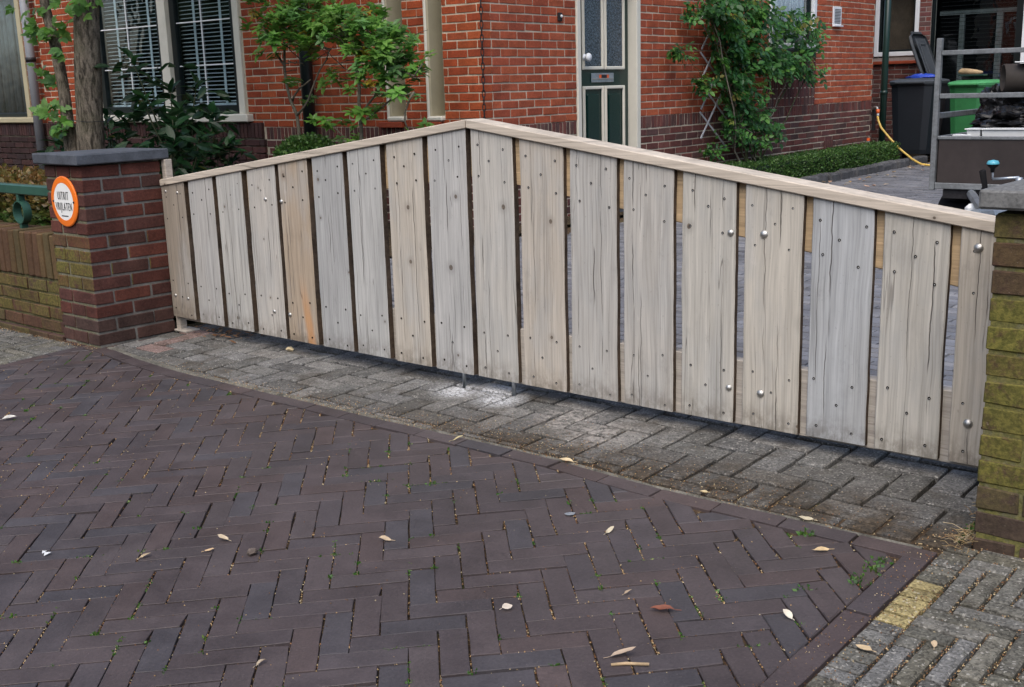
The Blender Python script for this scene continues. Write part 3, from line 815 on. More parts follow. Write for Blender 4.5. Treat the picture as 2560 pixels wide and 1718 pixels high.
box('sill', -5.86, -2.985, -.075, .13, .955, 1.03, M['cream'], fw_, MA, .008)
for (x0, x1) in ((-5.685, -4.416), (-4.274, -3.18)):
    ss = framebox('sash', x0, x1, 1.034, 2.609, .085, .10, .085, .085, .035, .095, M['blackgreen'], fw_, MA)
    gl = MB(); gl.cbox(x0 + .086, x1 - .101, .062, .068, 1.12, 2.523, 0, M=MA); gl.build('pane', M['glass'], fw_, color=False)
    br = MB(); xm = (x0 + .086 + x1 - .101) / 2 - .03
    br.cbox(xm - .006, xm + .006, .048, .060, 1.12, 2.523, .002, M=MA)
    for z in (1.52, 1.95, 2.35): br.cbox(x0 + .087, x1 - .102, .049, .059, z - .006, z + .006, .002, M=MA)
    br.build('glazing_bar', M['white'], fw_, color=False)
    bd = MB(); bd.cbox(x0 + .06, x1 - .08, .118, .152, 1.115, 1.14, .003, M=MA)
    for xx in (x0 + .30, x1 - .36): bd.cbox(xx, xx + .038, .108, .110, 1.12, 2.6, 0, M=MA)
    blind = bd.build('venetian_blind', M['blind'], house, color=False)
    sm = MB(); sm.cbox(x0 + .06, x1 - .08, -.018, .018, -.0018, .0018, 0); sme = sm.mesh('slat', M['blind'], color=False)
    z = 1.16
    while z < 2.5:
        link(bpy.data.objects.new('slat', sme), blind, MA @ Matrix.Translation((0, .135, z)) @ Matrix.Rotation(radians(13), 4, 'X')); z += .04
# --- slit windows by the porch corner
for (x0, x1, _z0, _z1) in AH[:2]:
    fr = MB(); fr.cbox(x0 - .004, x0 + .03, -.018, .21, .96, WT + .1, .012, M=MA); f_ = fr.build('slit_window_frame', M['creamshade'], house, color=False)
    fr = MB(); fr.cbox(x0 - .008, x0 + .022, -.034, -.016, .965, WT + .1, .008, M=MA); fr.build('frame_edge', M['cream'], f_, color=False)  # front edge of the same board, given the lighter tone of its lit face
    sl_ = MB(); sl_.cbox(x0 - .008, x1 + .0, -.04, .2, .952, .995, .012, M=MA); sl_.build('sill', M['cream'], f_, color=False)
    tl_ = MB(); tl_.cbox(x0 - .11, x1 - .02, -.045, -.003, .900, .948, .004, M=MA); tl_.build('sill_tile', M['tile'], f_, color=False)
    gl = MB(); gl.cbox(x0 + .031, x1, .19, .196, .996, WT, 0, M=MA); gl.build('pane', M['pglass'], f_, color=False)
# --- green post on the front wall and grey drainpipe at its end
mb = MB(); mb.tube([(-2.055, -.09, 0), (-2.055, -.09, 3.2)], .058, 14, M=MA); pp = mb.build('drainpipe', M['blackgreen'], house, smooth_=True, color=False)
mb = MB(); mb.tube([(-6.90, -.10, .35), (-6.90, -.10, 3.2)], .052, 14, M=MA); dp = mb.build('drainpipe', M['pvc'], house, smooth_=True, color=False)
mb = MB(); mb.tube([(-6.90, -.10, 1.66), (-6.90, -.10, 1.71)], .060, 14, M=MA); mb.build('pipe_clip', M['iron'], dp, smooth_=True, color=False)

# --- front door in the side wall
FB = MBW
df = MB(); df.cbox(1.28, 1.335, -.014, .13, -.1, 2.6, .004, M=FB); df.cbox(2.25, 2.316, -.014, .13, -.1, 2.6, .004, M=FB); df.cbox(1.335, 2.25, -.012, .13, 2.2, 2.6, .004, M=FB)
dframe = df.build('door_frame', M['cream'], house, color=False)
DY = .088
dl = MB(); dl.cbox(1.337, 2.248, DY, DY + .045, .02, 2.19, .003, M=FB); door = dl.build('front_door', M['darkgreen'], house, color=False)
def molding(x0, x1, z0, z1, w_=.030):
    mb = MB()
    for (a, b_, c, d, y) in ((x0, x0 + w_, z0, z1, 0), (x1 - w_, x1, z0, z1, 0), (x0 + w_, x1 - w_, z0, z0 + w_, .001), (x0 + w_, x1 - w_, z1 - w_, z1, .001)):
        mb.cbox(a, b_, DY - .022 + y, DY - .001, c, d, .006, M=FB)
    for (a, b_, c, d, y) in ((x0 + w_ * .45, x0 + w_ * .7, z0 + .01, z1 - .01, 0), (x1 - w_ * .7, x1 - w_ * .45, z0 + .01, z1 - .01, 0)):
        mb.cbox(a, b_, DY - .029, DY - .0225, c, d, .003, M=FB)
    return mb.build('molding', M['cream'], door, color=False)
for (x0, x1) in ((1.475, 1.812), (1.826, 2.165)):
    molding(x0, x1, 1.352, 2.15)
    mb = MB(); mb.cbox(x0 + .031, x1 - .031, DY - .008, DY - .002, 1.383, 2.119, 0, M=FB); mb.build('door_pane', M['pglass'], door, color=False)
    molding(x0, x1, .22, 1.205)
    mb = MB(); mb.cbox(x0 + .075, x1 - .075, DY - .014, DY - .001, .295, 1.13, .012, M=FB); mb.build('door_panel', M['darkgreen'], door, color=False)
mb = MB(); mb.cbox(1.622, 1.985, DY - .012, DY - .001, 1.238, 1.322, .003, M=FB); ls = mb.build('letter_slot', M['galv'], door, color=False)
mb = MB(); mb.cbox(1.64, 1.967, DY - .019, DY - .0125, 1.262, 1.275, .002, M=FB); mb.build('slot_flap', M['chrome'], ls, color=False)
mb = MB(); mb.cbox(1.742, 1.898, DY - .0150, DY - .0125, 1.276, 1.306, .0, M=FB); st_ = mb.build('sticker', M['orange'], ls, color=False)
mb = MB(); mb.cbox(1.775, 1.862, DY - .0165, DY - .0152, 1.277, 1.305, .0, M=FB)
mb.build('sticker_text', M['ink'], ls, color=False)
mb = MB(); mb.lathe([(0, .06), (.028, .058), (.038, .045), (.036, .03), (.018, .02), (.014, 0), (.03, -.001), (.03, -.006)], 16, M=FB @ Matrix.Translation((1.492, DY - .03, 1.462)) @ Matrix.Rotation(pi / 2, 4, 'X')); mb.build('door_knob', M['white'], door, smooth_=True, color=False)
mb = MB(); mb.cbox(1.0, 1.055, -.02, -.001, 1.765, 1.835, .004, M=FB); bell = mb.build('doorbell', M['iron'], house, color=False)
mb = MB(); mb.lathe([(0, .012), (.010, .011), (.013, .006), (.013, 0)], 10, M=FB @ Matrix.Translation((1.035, -.02, 1.805)) @ Matrix.Rotation(pi / 2, 4, 'X')); mb.build('bell_button', M['whiteplastic'], bell, color=False)
box('doorstep', 1.25, 2.35, -.25, .10, -.1, .18, M['stone'], house, FB, .01)

# --- side window
sw = framebox('window_frame', 5.035, 6.272, 1.575, 2.695, .075, .075, .055, .075, -.01, .12, M['white'], house, FB)
box('sill', 5.0, 6.285, -.05, .10, 1.535, 1.573, M['stone'], sw, FB, .006)
framebox('sash', 5.112, 6.195, 1.632, 2.618, .035, .035, .035, .035, .03, .09, M['blackgreen'], sw, FB)
mb = MB(); mb.cbox(5.148, 6.16, .055, .061, 1.668, 2.58, 0, M=FB); mb.build('pane', M['glass'], sw, color=False)
mb = MB()
for i in range(24):
    x = 5.15 + i * .042; mb.tube([(x, .12 + .012 * sin(i * 1.9), 1.64), (x, .12 + .012 * sin(i * 1.9), 2.6)], .027, 6, M=FB)
mb.build('curtain', M['whitecloth'], sw, smooth_=True, color=False)
# --- vent grille, airbrick
mb = MB(); mb.cbox(6.74, 6.985, -.02, -.001, 1.845, 2.085, .004, M=FB); mb.cbox(6.74, 6.985, -.05, -.0, 1.842, 1.86, .004, M=FB); vg = mb.build('vent_grille', M['white'], house, color=False)
for i in range(10):
    mb = MB(); z = 1.885 + i * .018; mb.cbox(6.775, 6.95, -.0235, -.0202, z, z + .007, 0, M=FB); mb.build('slot', M['iron'], vg, color=False)
mb = MB()
for i in range(4): mb.cbox(6.62 + i * .068, 6.672 + i * .068, -.016, -.003, .285, .44, .003, (.1, .045, .04, 1), FB)
mb.build('airbrick', M['brick_attr'], house)
# --- green rainwater pipe on the rear corner, with tap and hose
mb = MB(); mb.tube([(.125, 8.24, 0), (.125, 8.24, 3.2)], .043, 14, M=MH); gp = mb.build('drainpipe', M['pipegreen'], house, smooth_=True, color=False)
mb = MB(); mb.tube([(.125, 8.24, .98), (.125, 8.24, 1.03)], .049, 14, M=MH); mb.build('pipe_socket', M['pipegreen'], gp, smooth_=True, color=False)

# ================================================================== neighbouring house (left) and rear extension (right)
nb = thing('neighbouring_house', H(-7.6, 0, 0), 'darker neighbouring house at the left edge with a beige framed window and dark plinth', 'house')
NH = [(-9.4, -7.21, .965, 2.7)]
nw = wall_slabs('front_wall', MA, -14.5, -6.862, -.3, WT, NH, M['mortar'], nb, MOR)
NBP = Pieces()
wall_bricks(NBP, MA, -14.5, -6.862, .945, WT, NH, lambda x, z: mulc(c_org(x, z), .8), 'N', off=.08)
soldier_bricks(NBP, MA, -14.5, -6.90, .80, .94, c_dark, 'N', .056, proud=.03)
wall_bricks(NBP, MA, -14.5, -6.90, .795 - .07 * 11, .795, [], lambda x, z: mulc(c_dark(x, z), .8), 'N', proud=.03)
NBP.emit('brick', {'N': nw}, M['brick_obj'], M['brick_attr'], 'far_bricks', 200, nb)
mb = MB(); mb.cbox(-14.5, -6.87, .012, 8, WT, 5.6, 0, (.2, .05, .028, 1), MH); mb.build('upper_storey', M['brick_attr'], nb)
nf = framebox('window_frame', -9.38, -7.212, 1.02, 2.69, .09, .09, .002, .09, -.012, .12, M['beige'], nb, MA)
box('sill', -9.45, -7.06, -.07, .12, .955, 1.018, M['beige'], nf, MA, .008)
framebox('sash', -9.29, -7.303, 1.023, 2.599, .04, .04, .05, .05, .03, .09, M['blackgreen'], nf, MA)
mb = MB(); mb.cbox(-9.25, -7.344, .055, .061, 1.075, 2.548, 0, M=MA); mb.build('pane', M['glass'], nf, color=False)
mb = MB()
for i in range(32):
    x = -9.2 + i * .058; mb.tube([(x, .22 + .02 * sin(i * 2.3), 1.06), (x + .008 * sin(i), .22 + .02 * sin(i * 2.3), 2.6)], .036, 6, M=MA)
mb.build('curtain', M['curtain'], nf, smooth_=True, color=False)
mb = MB(); mb.cbox(-10.4, -6.9, .6, .7, -.2, WT, 0, M=MA); mb.build('painted_backing', M['dark'], nb, color=False)  # backing behind the pane, painted as dark as the unlit room

EB = 10.6
ME = MH @ Matrix.Translation((0, EB, 0))
ext = thing('rear_extension', H(.3, EB, 0), 'low brick rear extension with a white framed window and a wide dark glazed front', 'building')
EH = [(-.98, -.29, 1.50, 2.7), (-.108, 1.22, .30, 2.72)]
ew = wall_slabs('wall', ME, -2.2, 2.6, -.3, 3.0, EH, M['mortar'], ext, MORG)
EP = Pieces()
wall_bricks(EP, ME, -1.4, 2.6, .06, 2.9, EH, lambda x, z: mulc(c_pur(x, z), 1.35) if z > 1.3 else c_pur(x, z), 'E', off=.03)
EP.emit('brick', {'E': ew}, M['brick_obj'], M['brick_attr'], 'far_bricks', 200, ext)
ef = framebox('window_frame', -.975, -.293, 1.52, 2.69, .06, .06, .065, .06, -.012, .1, M['white'], ext, ME)
framebox('sash', -.914, -.354, 1.586, 2.629, .03, .03, .03, .03, .02, .08, M['blackgreen'], ef, ME)
mb = MB(); mb.cbox(-.883, -.385, .045, .051, 1.617, 2.598, 0, M=ME); mb.build('pane', M['glass'], ef, color=False)
box('sill', -1.02, -.26, -.06, .06, 1.40, 1.445, M['tile'], ef, ME)
mb = MB(); mb.cbox(-.9, -.30, .25, .3, 1.5, 2.7, 0, (.12, .08, .06, 1), ME); mb.build('painted_backing', M['brick_attr'], ef)  # brown panel: brickwork mirrored in the pane, put into colour
gf = framebox('glazed_front', -.105, 1.215, .305, 2.715, .035, .10, .08, .08, .0, .08, M['blackgreen'], ext, ME)
mb = MB(); mb.cbox(1.216, 1.30, -.03, .08, .0, 2.9, .004, M=ME); mb.build('white_post', M['white'], gf, color=False)
mb = MB(); mb.cbox(-.068, 1.112, .045, .051, .386, 2.634, 0, M=ME); mb.build('pane', M['glass'], gf, color=False)
mb = MB()
mb.cbox(-.1, 1.2, .35, .40, 2.10, 2.16, .0, M=ME)
for (x0, x1) in ((.20, .275), (.74, .83)): mb.cbox(x0, x1, .352, .398, .4, 2.098, 0, M=ME)
mb.build('inner_doors', M['dullgalv'], gf, color=False)
mb = MB()
for i in range(24): mb.cbox(-.06, 1.1, .30, .315, 1.15 + i * .06, 1.156 + i * .06, 0, M=ME)
mb.build('venetian_blind', M['iron'], gf, color=False)
mb = MB(); mb.cbox(-1.5, 2.5, 1.2, 1.3, -.2, 3.0, 0, M=ME); mb.cbox(-1.5, 2.5, .12, 1.25, -.1, .02, 0, M=ME); mb.build('painted_backing', M['dark'], ext, color=False)  # back and floor coloured near black to paint the interior's shade
mb = MB(); mb.cbox(-2.3, 2.7, -.15, 3.5, 3.0, 3.12, .02, M=ME); mb.build('roof', M['stone'], ext, color=False)

# ================================================================== brick piers and low garden wall
def pier(name, s0, s1, t0, t1, z0, ztop, caps, capz, label, mossf, mirror, tint):
    p = thing(name, G((s0 + s1) / 2, (t0 + t1) / 2, z0), label, 'brick pier', 'gate piers')
    ci = .006 if mirror else .0045
    core = MB(); core.cbox(s0 + ci, s1 - ci, t0 + ci, t1 - ci, z0 - .3, ztop, 0, ((.19, .182, .165, .5) if mirror else (.15, .14, .09, .2)), MG)
    core.build('mortar_core', M['piermortar'], p)
    P_ = Pieces(); r = random.Random(31); D = .103; Jn = .0125 if mirror else .0115
    C = .0715; k = 0; z = ztop
    W_, Dp = s1 - s0, t1 - t0
    while z > z0 - .10:
        za, zb = z - C + Jn, z
        if k == 0: zb = z - .002
        rects = []
        if k % 2 == 0:
            rects += [(s1 - D, s1, t0, t0 + .21), (s1 - D, s1, t0 + .222, t1)]
            rects += [(s0, s0 + D, t0, t0 + .21), (s0, s0 + D, t0 + .222, t1)]
            rects += [(s0 + D + Jn, s1 - D - Jn, t0, t0 + D), (s0 + D + Jn, s1 - D - Jn, t1 - D, t1)]
        else:
            c1 = s1 - .222 if mirror else s0 + .222
            rects += ([(c1 + Jn / 2, s1, t0, t0 + D), (s0, c1 - Jn / 2, t0, t0 + D)] if mirror else [(s0, c1 - Jn / 2, t0, t0 + D), (c1 + Jn / 2, s1, t0, t0 + D)])
            for (a, b_) in ((s1 - D, s1), (s0, s0 + D)):
                rects += [(a, b_, t0 + D + Jn, t0 + D + Jn + .208), (a, b_, t0 + D + 2 * Jn + .208, t1)]
            rects += [(s0 + D + Jn, s1 - D - Jn, t1 - D, t1)]
        for (a, b_, c, d) in rects:
            col = mulc(r.choice([(.125, .036, .026), (.145, .044, .030), (.10, .040, .034), (.115, .032, .024), (.09, .046, .038), (.16, .046, .030)]), r.uniform(.5, .76)); col = mixc(col, tint[:3], tint[3])
            zc = (za + zb) / 2
            if zc < z0 + .16: col = mixc(col, (.05, .038, .033), .6)
            m = mossf(zc, r)
            lx, ly = b_ - a, d - c
            Mx = MG @ Matrix.Translation(((a + b_) / 2 + r.gauss(0, .001), (c + d) / 2 + r.gauss(0, .001), zc)) @ Matrix.Rotation(r.gauss(0, .004), 4, 'Z')
            if ly > lx: Mx = Mx @ Matrix.Rotation(pi / 2, 4, 'Z'); lx, ly = ly, lx
            P_.add(r.choice(UPIER), Mx @ scale_m(lx, ly, zb - za), (*col, 1 - m), .2)
        z -= C; k += 1
    P_.emit('brick', p, M['pier_obj'], M['pier_attr'], 'hidden_bricks', 200)
    cb = MB(); (cs0, cs1, ct0, ct1) = caps
    cb.cbox(cs0, cs1, ct0, ct1, capz[0], capz[1], .005, M=MG, rng=random.Random(2), j=.001)
    if mirror: cb.build('cap_stone', M['stone'], p, color=False)
    else:
        # right pier: shallow pyramid on top of the slab
        mx, my = (cs0 + cs1) / 2, (ct0 + ct1) / 2
        cb.add([(cs0 + .006, ct0 + .006, capz[1] - .001), (cs1 - .006, ct0 + .006, capz[1] - .001), (cs1 - .006, ct1 - .006, capz[1] - .001), (cs0 + .006, ct1 - .006, capz[1] - .001), (mx, my, capz[1] + .045)], [(0, 1, 4), (1, 2, 4), (2, 3, 4), (3, 0, 4)], M=MG)
        cb.build('cap_stone', M['concretecap'], p, color=False)
    return p
def mossL(z, r): return min(1, max(0, 1.5 - abs(z - .385) / .11)) * r.uniform(.6, 1.0)
def mossR(z, r): return (r.uniform(.75, 1.0) if .2 < z < .66 else (r.uniform(.1, .45) if z > .1 else .05))
pierL = pier('brick_pier', -.400, -.042, -.43, .02, gz(-2.1, 5.6), .893, (-.445, -.010, -.468, .058), (.900, .953), 'left brick pier with blue stone cap and round orange sign on its front', mossL, True, (.13, .055, .042, .3))
pierR = pier('brick_pier', 4.341, 4.72, -.43, .02, gz(1.3, 2.8), .880, (4.308, 4.755, -.465, .055), (.893, .940), 'right brick pier covered in yellow green moss at the right edge', mossR, False, (.080, .052, .034, .75))

gwall = thing('garden_wall', G(-1.2, -.3, gz(-2.9, 6.3)), 'low mossy brick garden wall left of the signed pier', 'garden wall')
mb = MB(); mb.cbox(-6.2, -.402, -.408, -.21, -.35, .50, 0, (.075, .07, .05, .5), MG); mb.build('mortar_core', M['piermortar'], gwall)
GWP = Pieces(); rg = random.Random(41)
x = -.405
while x > -6.1:
    a, b_ = x - .058, x; zt = .525 + rg.gauss(0, .003)
    col = mulc(rg.choice([(.095, .060, .028), (.075, .055, .026), (.09, .050, .028)]), rg.uniform(.8, 1.15))
    Mx = MG @ Matrix.Translation(((a + b_) / 2, -.315 + rg.gauss(0, .002), (zt + .285) / 2)) @ Matrix.Rotation(rg.gauss(0, .012), 4, 'Y') @ scale_m(b_ - a - .004, .212, zt - .285)
    GWP.add(rg.choice(USOL), Mx, (*col, 1 - rg.uniform(.55, 1)), .2); x -= .0655
def gwcol(x, z): return mulc(mixc(rg.choice([(.09, .042, .030), (.08, .040, .030), (.072, .042, .032), (.095, .046, .032)]), (.06, .045, .04), .3 if z < .03 else 0), rg.uniform(.8, 1.15))
z = .275; k = 0
while z > -.10:
    x = -.402 - (.05 if k % 2 else .155)
    for i in range(28):
        b_ = -.402 if i == 0 else x; a = x - .0 if i == 0 else x - .21
        if i == 0: a = x
        if b_ - a > .02:
            Mx = MG @ Matrix.Translation(((a + b_) / 2, -.36 + rg.gauss(0, .0015) - (.02 if z < .0 else 0), z - .0355)) @ scale_m(b_ - a - .010, .115, .060)
            GWP.add(rg.choice(UPIER), Mx, (*gwcol(0, z), 1 - (rg.uniform(.3, .85) if z > .12 else rg.uniform(0, .4))), .2)
        if i > 0: x -= .21
    z -= .0715; k += 1
GWP.emit('brick', gwall, M['pier_obj'], M['pier_attr'], 'hidden_bricks', 200)

# ---- round exit sign
sg = thing('exit_sign', G(-.222, -.434, .712), 'round orange and white enamel sign reading UITRIT VRIJLATEN on the left pier', 'sign')
MS = MG @ Matrix.Translation((-.222, -.4365, .712)) @ Matrix.Rotation(pi / 2, 4, 'X')       # local z faces the street
mb = MB(); mb.lathe([(0, .004), (.095, .0045)], 48, M=MS); mb.build('sign_face', M['signwhite'], sg, color=False)
mb = MB(); mb.lathe([(.095, .0046), (.100, .0052), (.124, .0035), (.129, .000), (.129, -.004), (0, -.004)], 48, M=MS); mb.build('sign_rim', M['signorange'], sg, color=False)
for sx in (-1, 1):
    mb = MB(); mb.lathe([(0, .0095), (.005, .008), (.0065, .0045)], 10, M=MS @ Matrix.Translation((sx * .101, 0, 0))); mb.build('screw', M['iron'], sg, color=False)
def text(body, size, M_, mat, name, parent, sx=1.0, ext=.0006):
    cu = bpy.data.curves.new(name, 'FONT'); cu.body = body; cu.size = size; cu.align_x = 'CENTER'; cu.align_y = 'CENTER'; cu.extrude = ext; cu.resolution_u = 3; cu.space_character = 1.22; cu.offset = -size * .009
    ob = bpy.data.objects.new(name, cu); sc.collection.objects.link(ob); bpy.context.view_layer.update()
    me = bpy.data.meshes.new_from_object(ob.evaluated_get(bpy.context.evaluated_depsgraph_get()))
    bpy.data.objects.remove(ob); me.materials.clear(); me.materials.append(mat)
    xs_ = [v.co.x for v in me.vertices]; kx = sx / (max(xs_) - min(xs_))
    return link(bpy.data.objects.new(name, me), parent, M_ @ scale_m(kx, 1, 1))
text('UITRIT', .060, MS @ Matrix.Translation((0, .028, .0058)), M['ink'], 'lettering', sg, .106)
text('VRIJLATEN', .058, MS @ Matrix.Translation((0, -.027, .0058)), M['ink'], 'lettering', sg, .158)
mb = MB(); 
for i in range(11): mb.cbox(-.032 + i * .006, -.0275 + i * .006, -.0755, -.0705, .0050, .0056, 0, M=MS)
mb.build('maker_line', M['ink'], sg, color=False)

# ---- green railing on the garden wall
rl = thing('railing', G(-1.2, -.32, .525), 'dark green painted steel rail with ring ornament on the low garden wall', 'railing')
mb = MB(); mb.cbox(-6.2, -.402, -.35, -.295, .714, .768, .006, M=MG); mb.build('top_rail', M['railgreen'], rl, color=False)
for sx in (-.915, -2.1, -3.3, -4.5, -5.7):
    mb = MB(); vs = []; fs = []; K = 28
    for k in range(K):
        an = 2 * pi * k / K
        for (r, t) in ((.064, -.346), (.064, -.300), (.058, -.300), (.058, -.346)): vs.append((sx + r * cos(an), t, .613 + r * sin(an)))
    for k in range(K):
        for q in range(4):
            a = k * 4 + q; b_ = k * 4 + (q + 1) % 4; c = ((k + 1) % K) * 4
            fs.append((a, b_, c + (q + 1) % 4, c + q))
    mb.add(vs, fs, M=MG); rg_ = mb.build('ring', M['railgreen'], rl, color=False)
    mb = MB(); mb.cbox(sx - .012, sx + .012, -.343, -.303, .672, .716, .002, M=MG); mb.cbox(sx - .012, sx + .012, -.343, -.303, .51, .553, .002, M=MG); mb.build('stub', M['railgreen'], rg_, color=False)

# ================================================================== GATE
post = thing('gate_post', G(-.03, .05, gz(-1.8, 5.95)), 'light wooden post fixed to the left pier beside the gate', 'gate post')
o = MB(); o.cbox(-.0175, .0175, -.022, .022, -.085, .910, .003); ob = o.build('upright', M['beam'], post, MG @ Matrix.Translation((-.0235, .048, .028 - .04)), color=False); ob.color = (.42, .37, .31, 1)
mb = MB(); mb.cbox(-.05, .07, .01, .10, gz(-1.8, 5.95) - .002, gz(-1.8, 5.95) + .009, .003, M=MG); mb.build('foot_plate', M['slatgrey'], post, color=False)

def ztop(s): return (.796 + .1385 * (s + .012)) if s < 2.178 else (1.0985 - .1436 * (s - 2.19))
PL = [(-.020, .190, .066, (.30, .255, .21), 1), (.224, .439, .060, (.43, .41, .39), 1), (.470, .684, .060, (.46, .44, .41), 1), (.722, .943, .057, (.46, .425, .385), 1), (.964, 1.178, .056, (.41, .325, .245), 0),
      (1.210, 1.426, .056, (.37, .365, .36), 1), (1.453, 1.667, .057, (.43, .42, .405), 1), (1.702, 1.921, .054, (.50, .445, .38), 1), (1.950, 2.166, .054, (.47, .455, .44), 1),
      (2.190, 2.409, .056, (.49, .46, .42), 1), (2.438, 2.653, .056, (.46, .405, .345), 1), (2.680, 2.895, .057, (.44, .415, .385), 1), (2.921, 3.137, .058, (.45, .42, .385), 1), (3.167, 3.380, .060, (.47, .44, .395), 1),
      (3.411, 3.622, .063, (.47, .43, .375), 1), (3.648, 3.856, .066, (.41, .415, .425), 1), (3.882, 4.087, .066, (.46, .43, .385), 1), (4.115, 4.333, .070, (.45, .40, .34), 1)]
lf = thing('gate_leaf', G(1.08, .03, .0), 'left leaf of the grey reclaimed plank gate, rising towards the middle', 'gate', 'two leaves of the plank gate')
rf = thing('gate_leaf', G(3.26, .03, .0), 'right leaf of the grey reclaimed plank gate, sloping down to the mossy pier', 'gate', 'two leaves of the plank gate')
rk = random.Random(19)
screws = {0: MB(), 1: MB()}
def screw(side, s, z, bright):
    m = screws[side]; T = MG @ Matrix.Translation((s, -.0012, z)) @ Matrix.Rotation(pi / 2, 4, 'X')
    m.lathe([(.0010, .0014), (.0042, .0006), (.0049, -.0008)], 9, M=T, mi=0)
    m.lathe([(0, .0022), (.0024, .0016)], 7, M=T @ Matrix.Translation((.0012, -.0008, 0)), mi=1 if bright else 0)
for i, (s0, s1, zb, col, al) in enumerate(PL):
    s0 += .0018 if i else 0; s1 -= .0030 if i < 17 else 0
    side = 0 if i < 9 else 1; leaf = lf if side == 0 else rf
    wdt = s1 - s0; NSG = 18; TH_ = .0225 if i > 9 else .031; b_ = .0035
    vs = []; fs = []
    sd1, sd2 = rk.uniform(0, 99), rk.uniform(0, 99)
    tw = rk.gauss(0, .0015)
    for k in range(NSG + 1):
        f = k / NSG
        el = .0032 * noise.noise((sd1, f * 3.1, 0)) + .0018 * noise.noise((sd1, f * 11, 5)); er = .0032 * noise.noise((sd2, f * 3.1, 0)) + .0018 * noise.noise((sd2, f * 11, 5))
        for (x, y) in ((el, b_), (el + b_, 0), (wdt + er - b_, 0), (wdt + er, b_), (wdt + er, TH_), (el, TH_)):
            zt_ = ztop(s0 + x) - .0345 - zb
            if side == 0 and i == 8: zt_ = ztop(min(s0 + x, 2.17)) - .0345 - zb
            vs.append((x, y + tw * f, zt_ * f + (noise.noise((x * 30, sd1, 0)) * .0015 if k == 0 else 0)))
    for k in range(NSG):
        for q in range(6):
            a = k * 6 + q; c = k * 6 + (q + 1) % 6; fs.append((a, c, c + 6, a + 6))
    fs.append((5, 4, 3, 2, 1, 0)); fs.append(tuple(range(NSG * 6, NSG * 6 + 6)))
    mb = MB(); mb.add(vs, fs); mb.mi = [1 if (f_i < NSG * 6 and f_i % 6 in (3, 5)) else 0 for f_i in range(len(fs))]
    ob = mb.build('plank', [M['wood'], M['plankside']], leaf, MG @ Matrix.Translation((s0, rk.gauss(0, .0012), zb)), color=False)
    col = (col[0] * .98, col[1] * .99, col[2] * .97)
    ob.color = (*mulc(col, rk.uniform(.96, 1.05)), 1.0 if al else 0.0)
    sm_ = (s0 + s1) / 2
    for (dx, dz, top) in ((-.068, .085, 1), (.068, .085, 1), (0.0, .135, 1), (-.066, .205, 1), (.066, .205, 1), (-.066, .19, 0), (.066, .19, 0), (.0, .12, 0), (-.066, .035, 0), (.066, .035, 0)):
        ss_ = sm_ + dx + rk.gauss(0, .006)
        z = (ztop(min(max(ss_, 0), 4.3)) - .01 - dz if top else zb + dz) + rk.gauss(0, .006)
        if i == 17 and dx > .05 and not top: continue
        screw(side, ss_, z, i >= 9 or rk.random() < .1)
for side, leaf in ((0, lf), (1, rf)): stuff(screws[side].build('screws', [M['hole'], M['chrome']], leaf, color=False))
for (s, z, r) in ((3.359, .722, .0155), (3.483, .724, .019), (3.361, .184, .015), (3.483, .182, .0185), (4.169, .727, .019), (4.171, .197, .019), (.019, .735, .012), (.125, .732, .012), (.858, .729, .0135), (.977, .723, .0135), (.862, .184, .0125), (.980, .181, .0135), (.020, .182, .012), (.135, .175, .011)):
    r *= .80; mb = MB(); mb.lathe([(0, r * .62), (r * .4, r * .56), (r * .75, r * .36), (r * .95, r * .12), (r, -.001)], 16, M=MG @ Matrix.Translation((s, -.001, z)) @ Matrix.Rotation(pi / 2, 4, 'X'))
    mb.build('carriage_bolt', M['chrome'], lf if s < 2.18 else rf, smooth_=True, color=False)
def sheared(name, mat, parent, s0, s1, za, zb_, t0, t1, dz0, dz1, col, b_=.003, seg=1):
    """bar from s0 to s1 whose ends lie at za and zb_ (dz0..dz1 = lower and upper face)"""
    vs, fs = chamfer_box(s1 - s0, t1 - t0, dz1 - dz0, b_)
    k = (zb_ - za) / (s1 - s0)
    vs = [(v[0] + (s1 - s0) / 2, v[1], v[2] + k * (v[0] + (s1 - s0) / 2)) for v in vs]
    mb = MB(); mb.add(vs, fs)
    ob = mb.build(name, mat, parent, MG @ Matrix.Translation((s0, (t0 + t1) / 2, za + (dz0 + dz1) / 2)), color=False); ob.color = (*col, 1); return ob
capc = (.53, .46, .375)
sheared('cap_rail', M['cap'], lf, -.014, 2.174, ztop(-.014), ztop(2.174), -.012, .088, -.034, 0, capc)
sheared('cap_rail', M['cap'], rf, 2.180, 4.336, ztop(2.180), ztop(4.336), -.013, .090, -.034, 0, capc)
bc = (.50, .36, .21)
sheared('top_beam', M['beam'], lf, .03, 2.165, ztop(.03) - .035, ztop(2.165) - .035, .0325, .075, -.19, 0, bc)
sheared('top_beam', M['beam'], rf, 2.195, 4.33, ztop(2.195) - .035, ztop(4.33) - .035, 0.0235, .068, -.185, 0, bc)
sheared('bottom_beam', M['beam'], lf, .03, 2.165, .045, .045, .0325, .075, 0, .235, (.40, .36, .31))
sheared('bottom_beam', M['beam'], rf, 2.195, 4.33, .045, .055, 0.0235, .068, 0, .230, (.42, .38, .33))
for (s, leaf) in ((2.100, lf), (2.374, rf)):
    g_ = G(s, .0105); mb = MB(); mb.tube([(g_.x, g_.y, gz(g_.x, g_.y) - .02), (g_.x, g_.y, .30)], .0085, 10)
    mb.build('drop_bolt', M['galv'], leaf, smooth_=True, color=False)

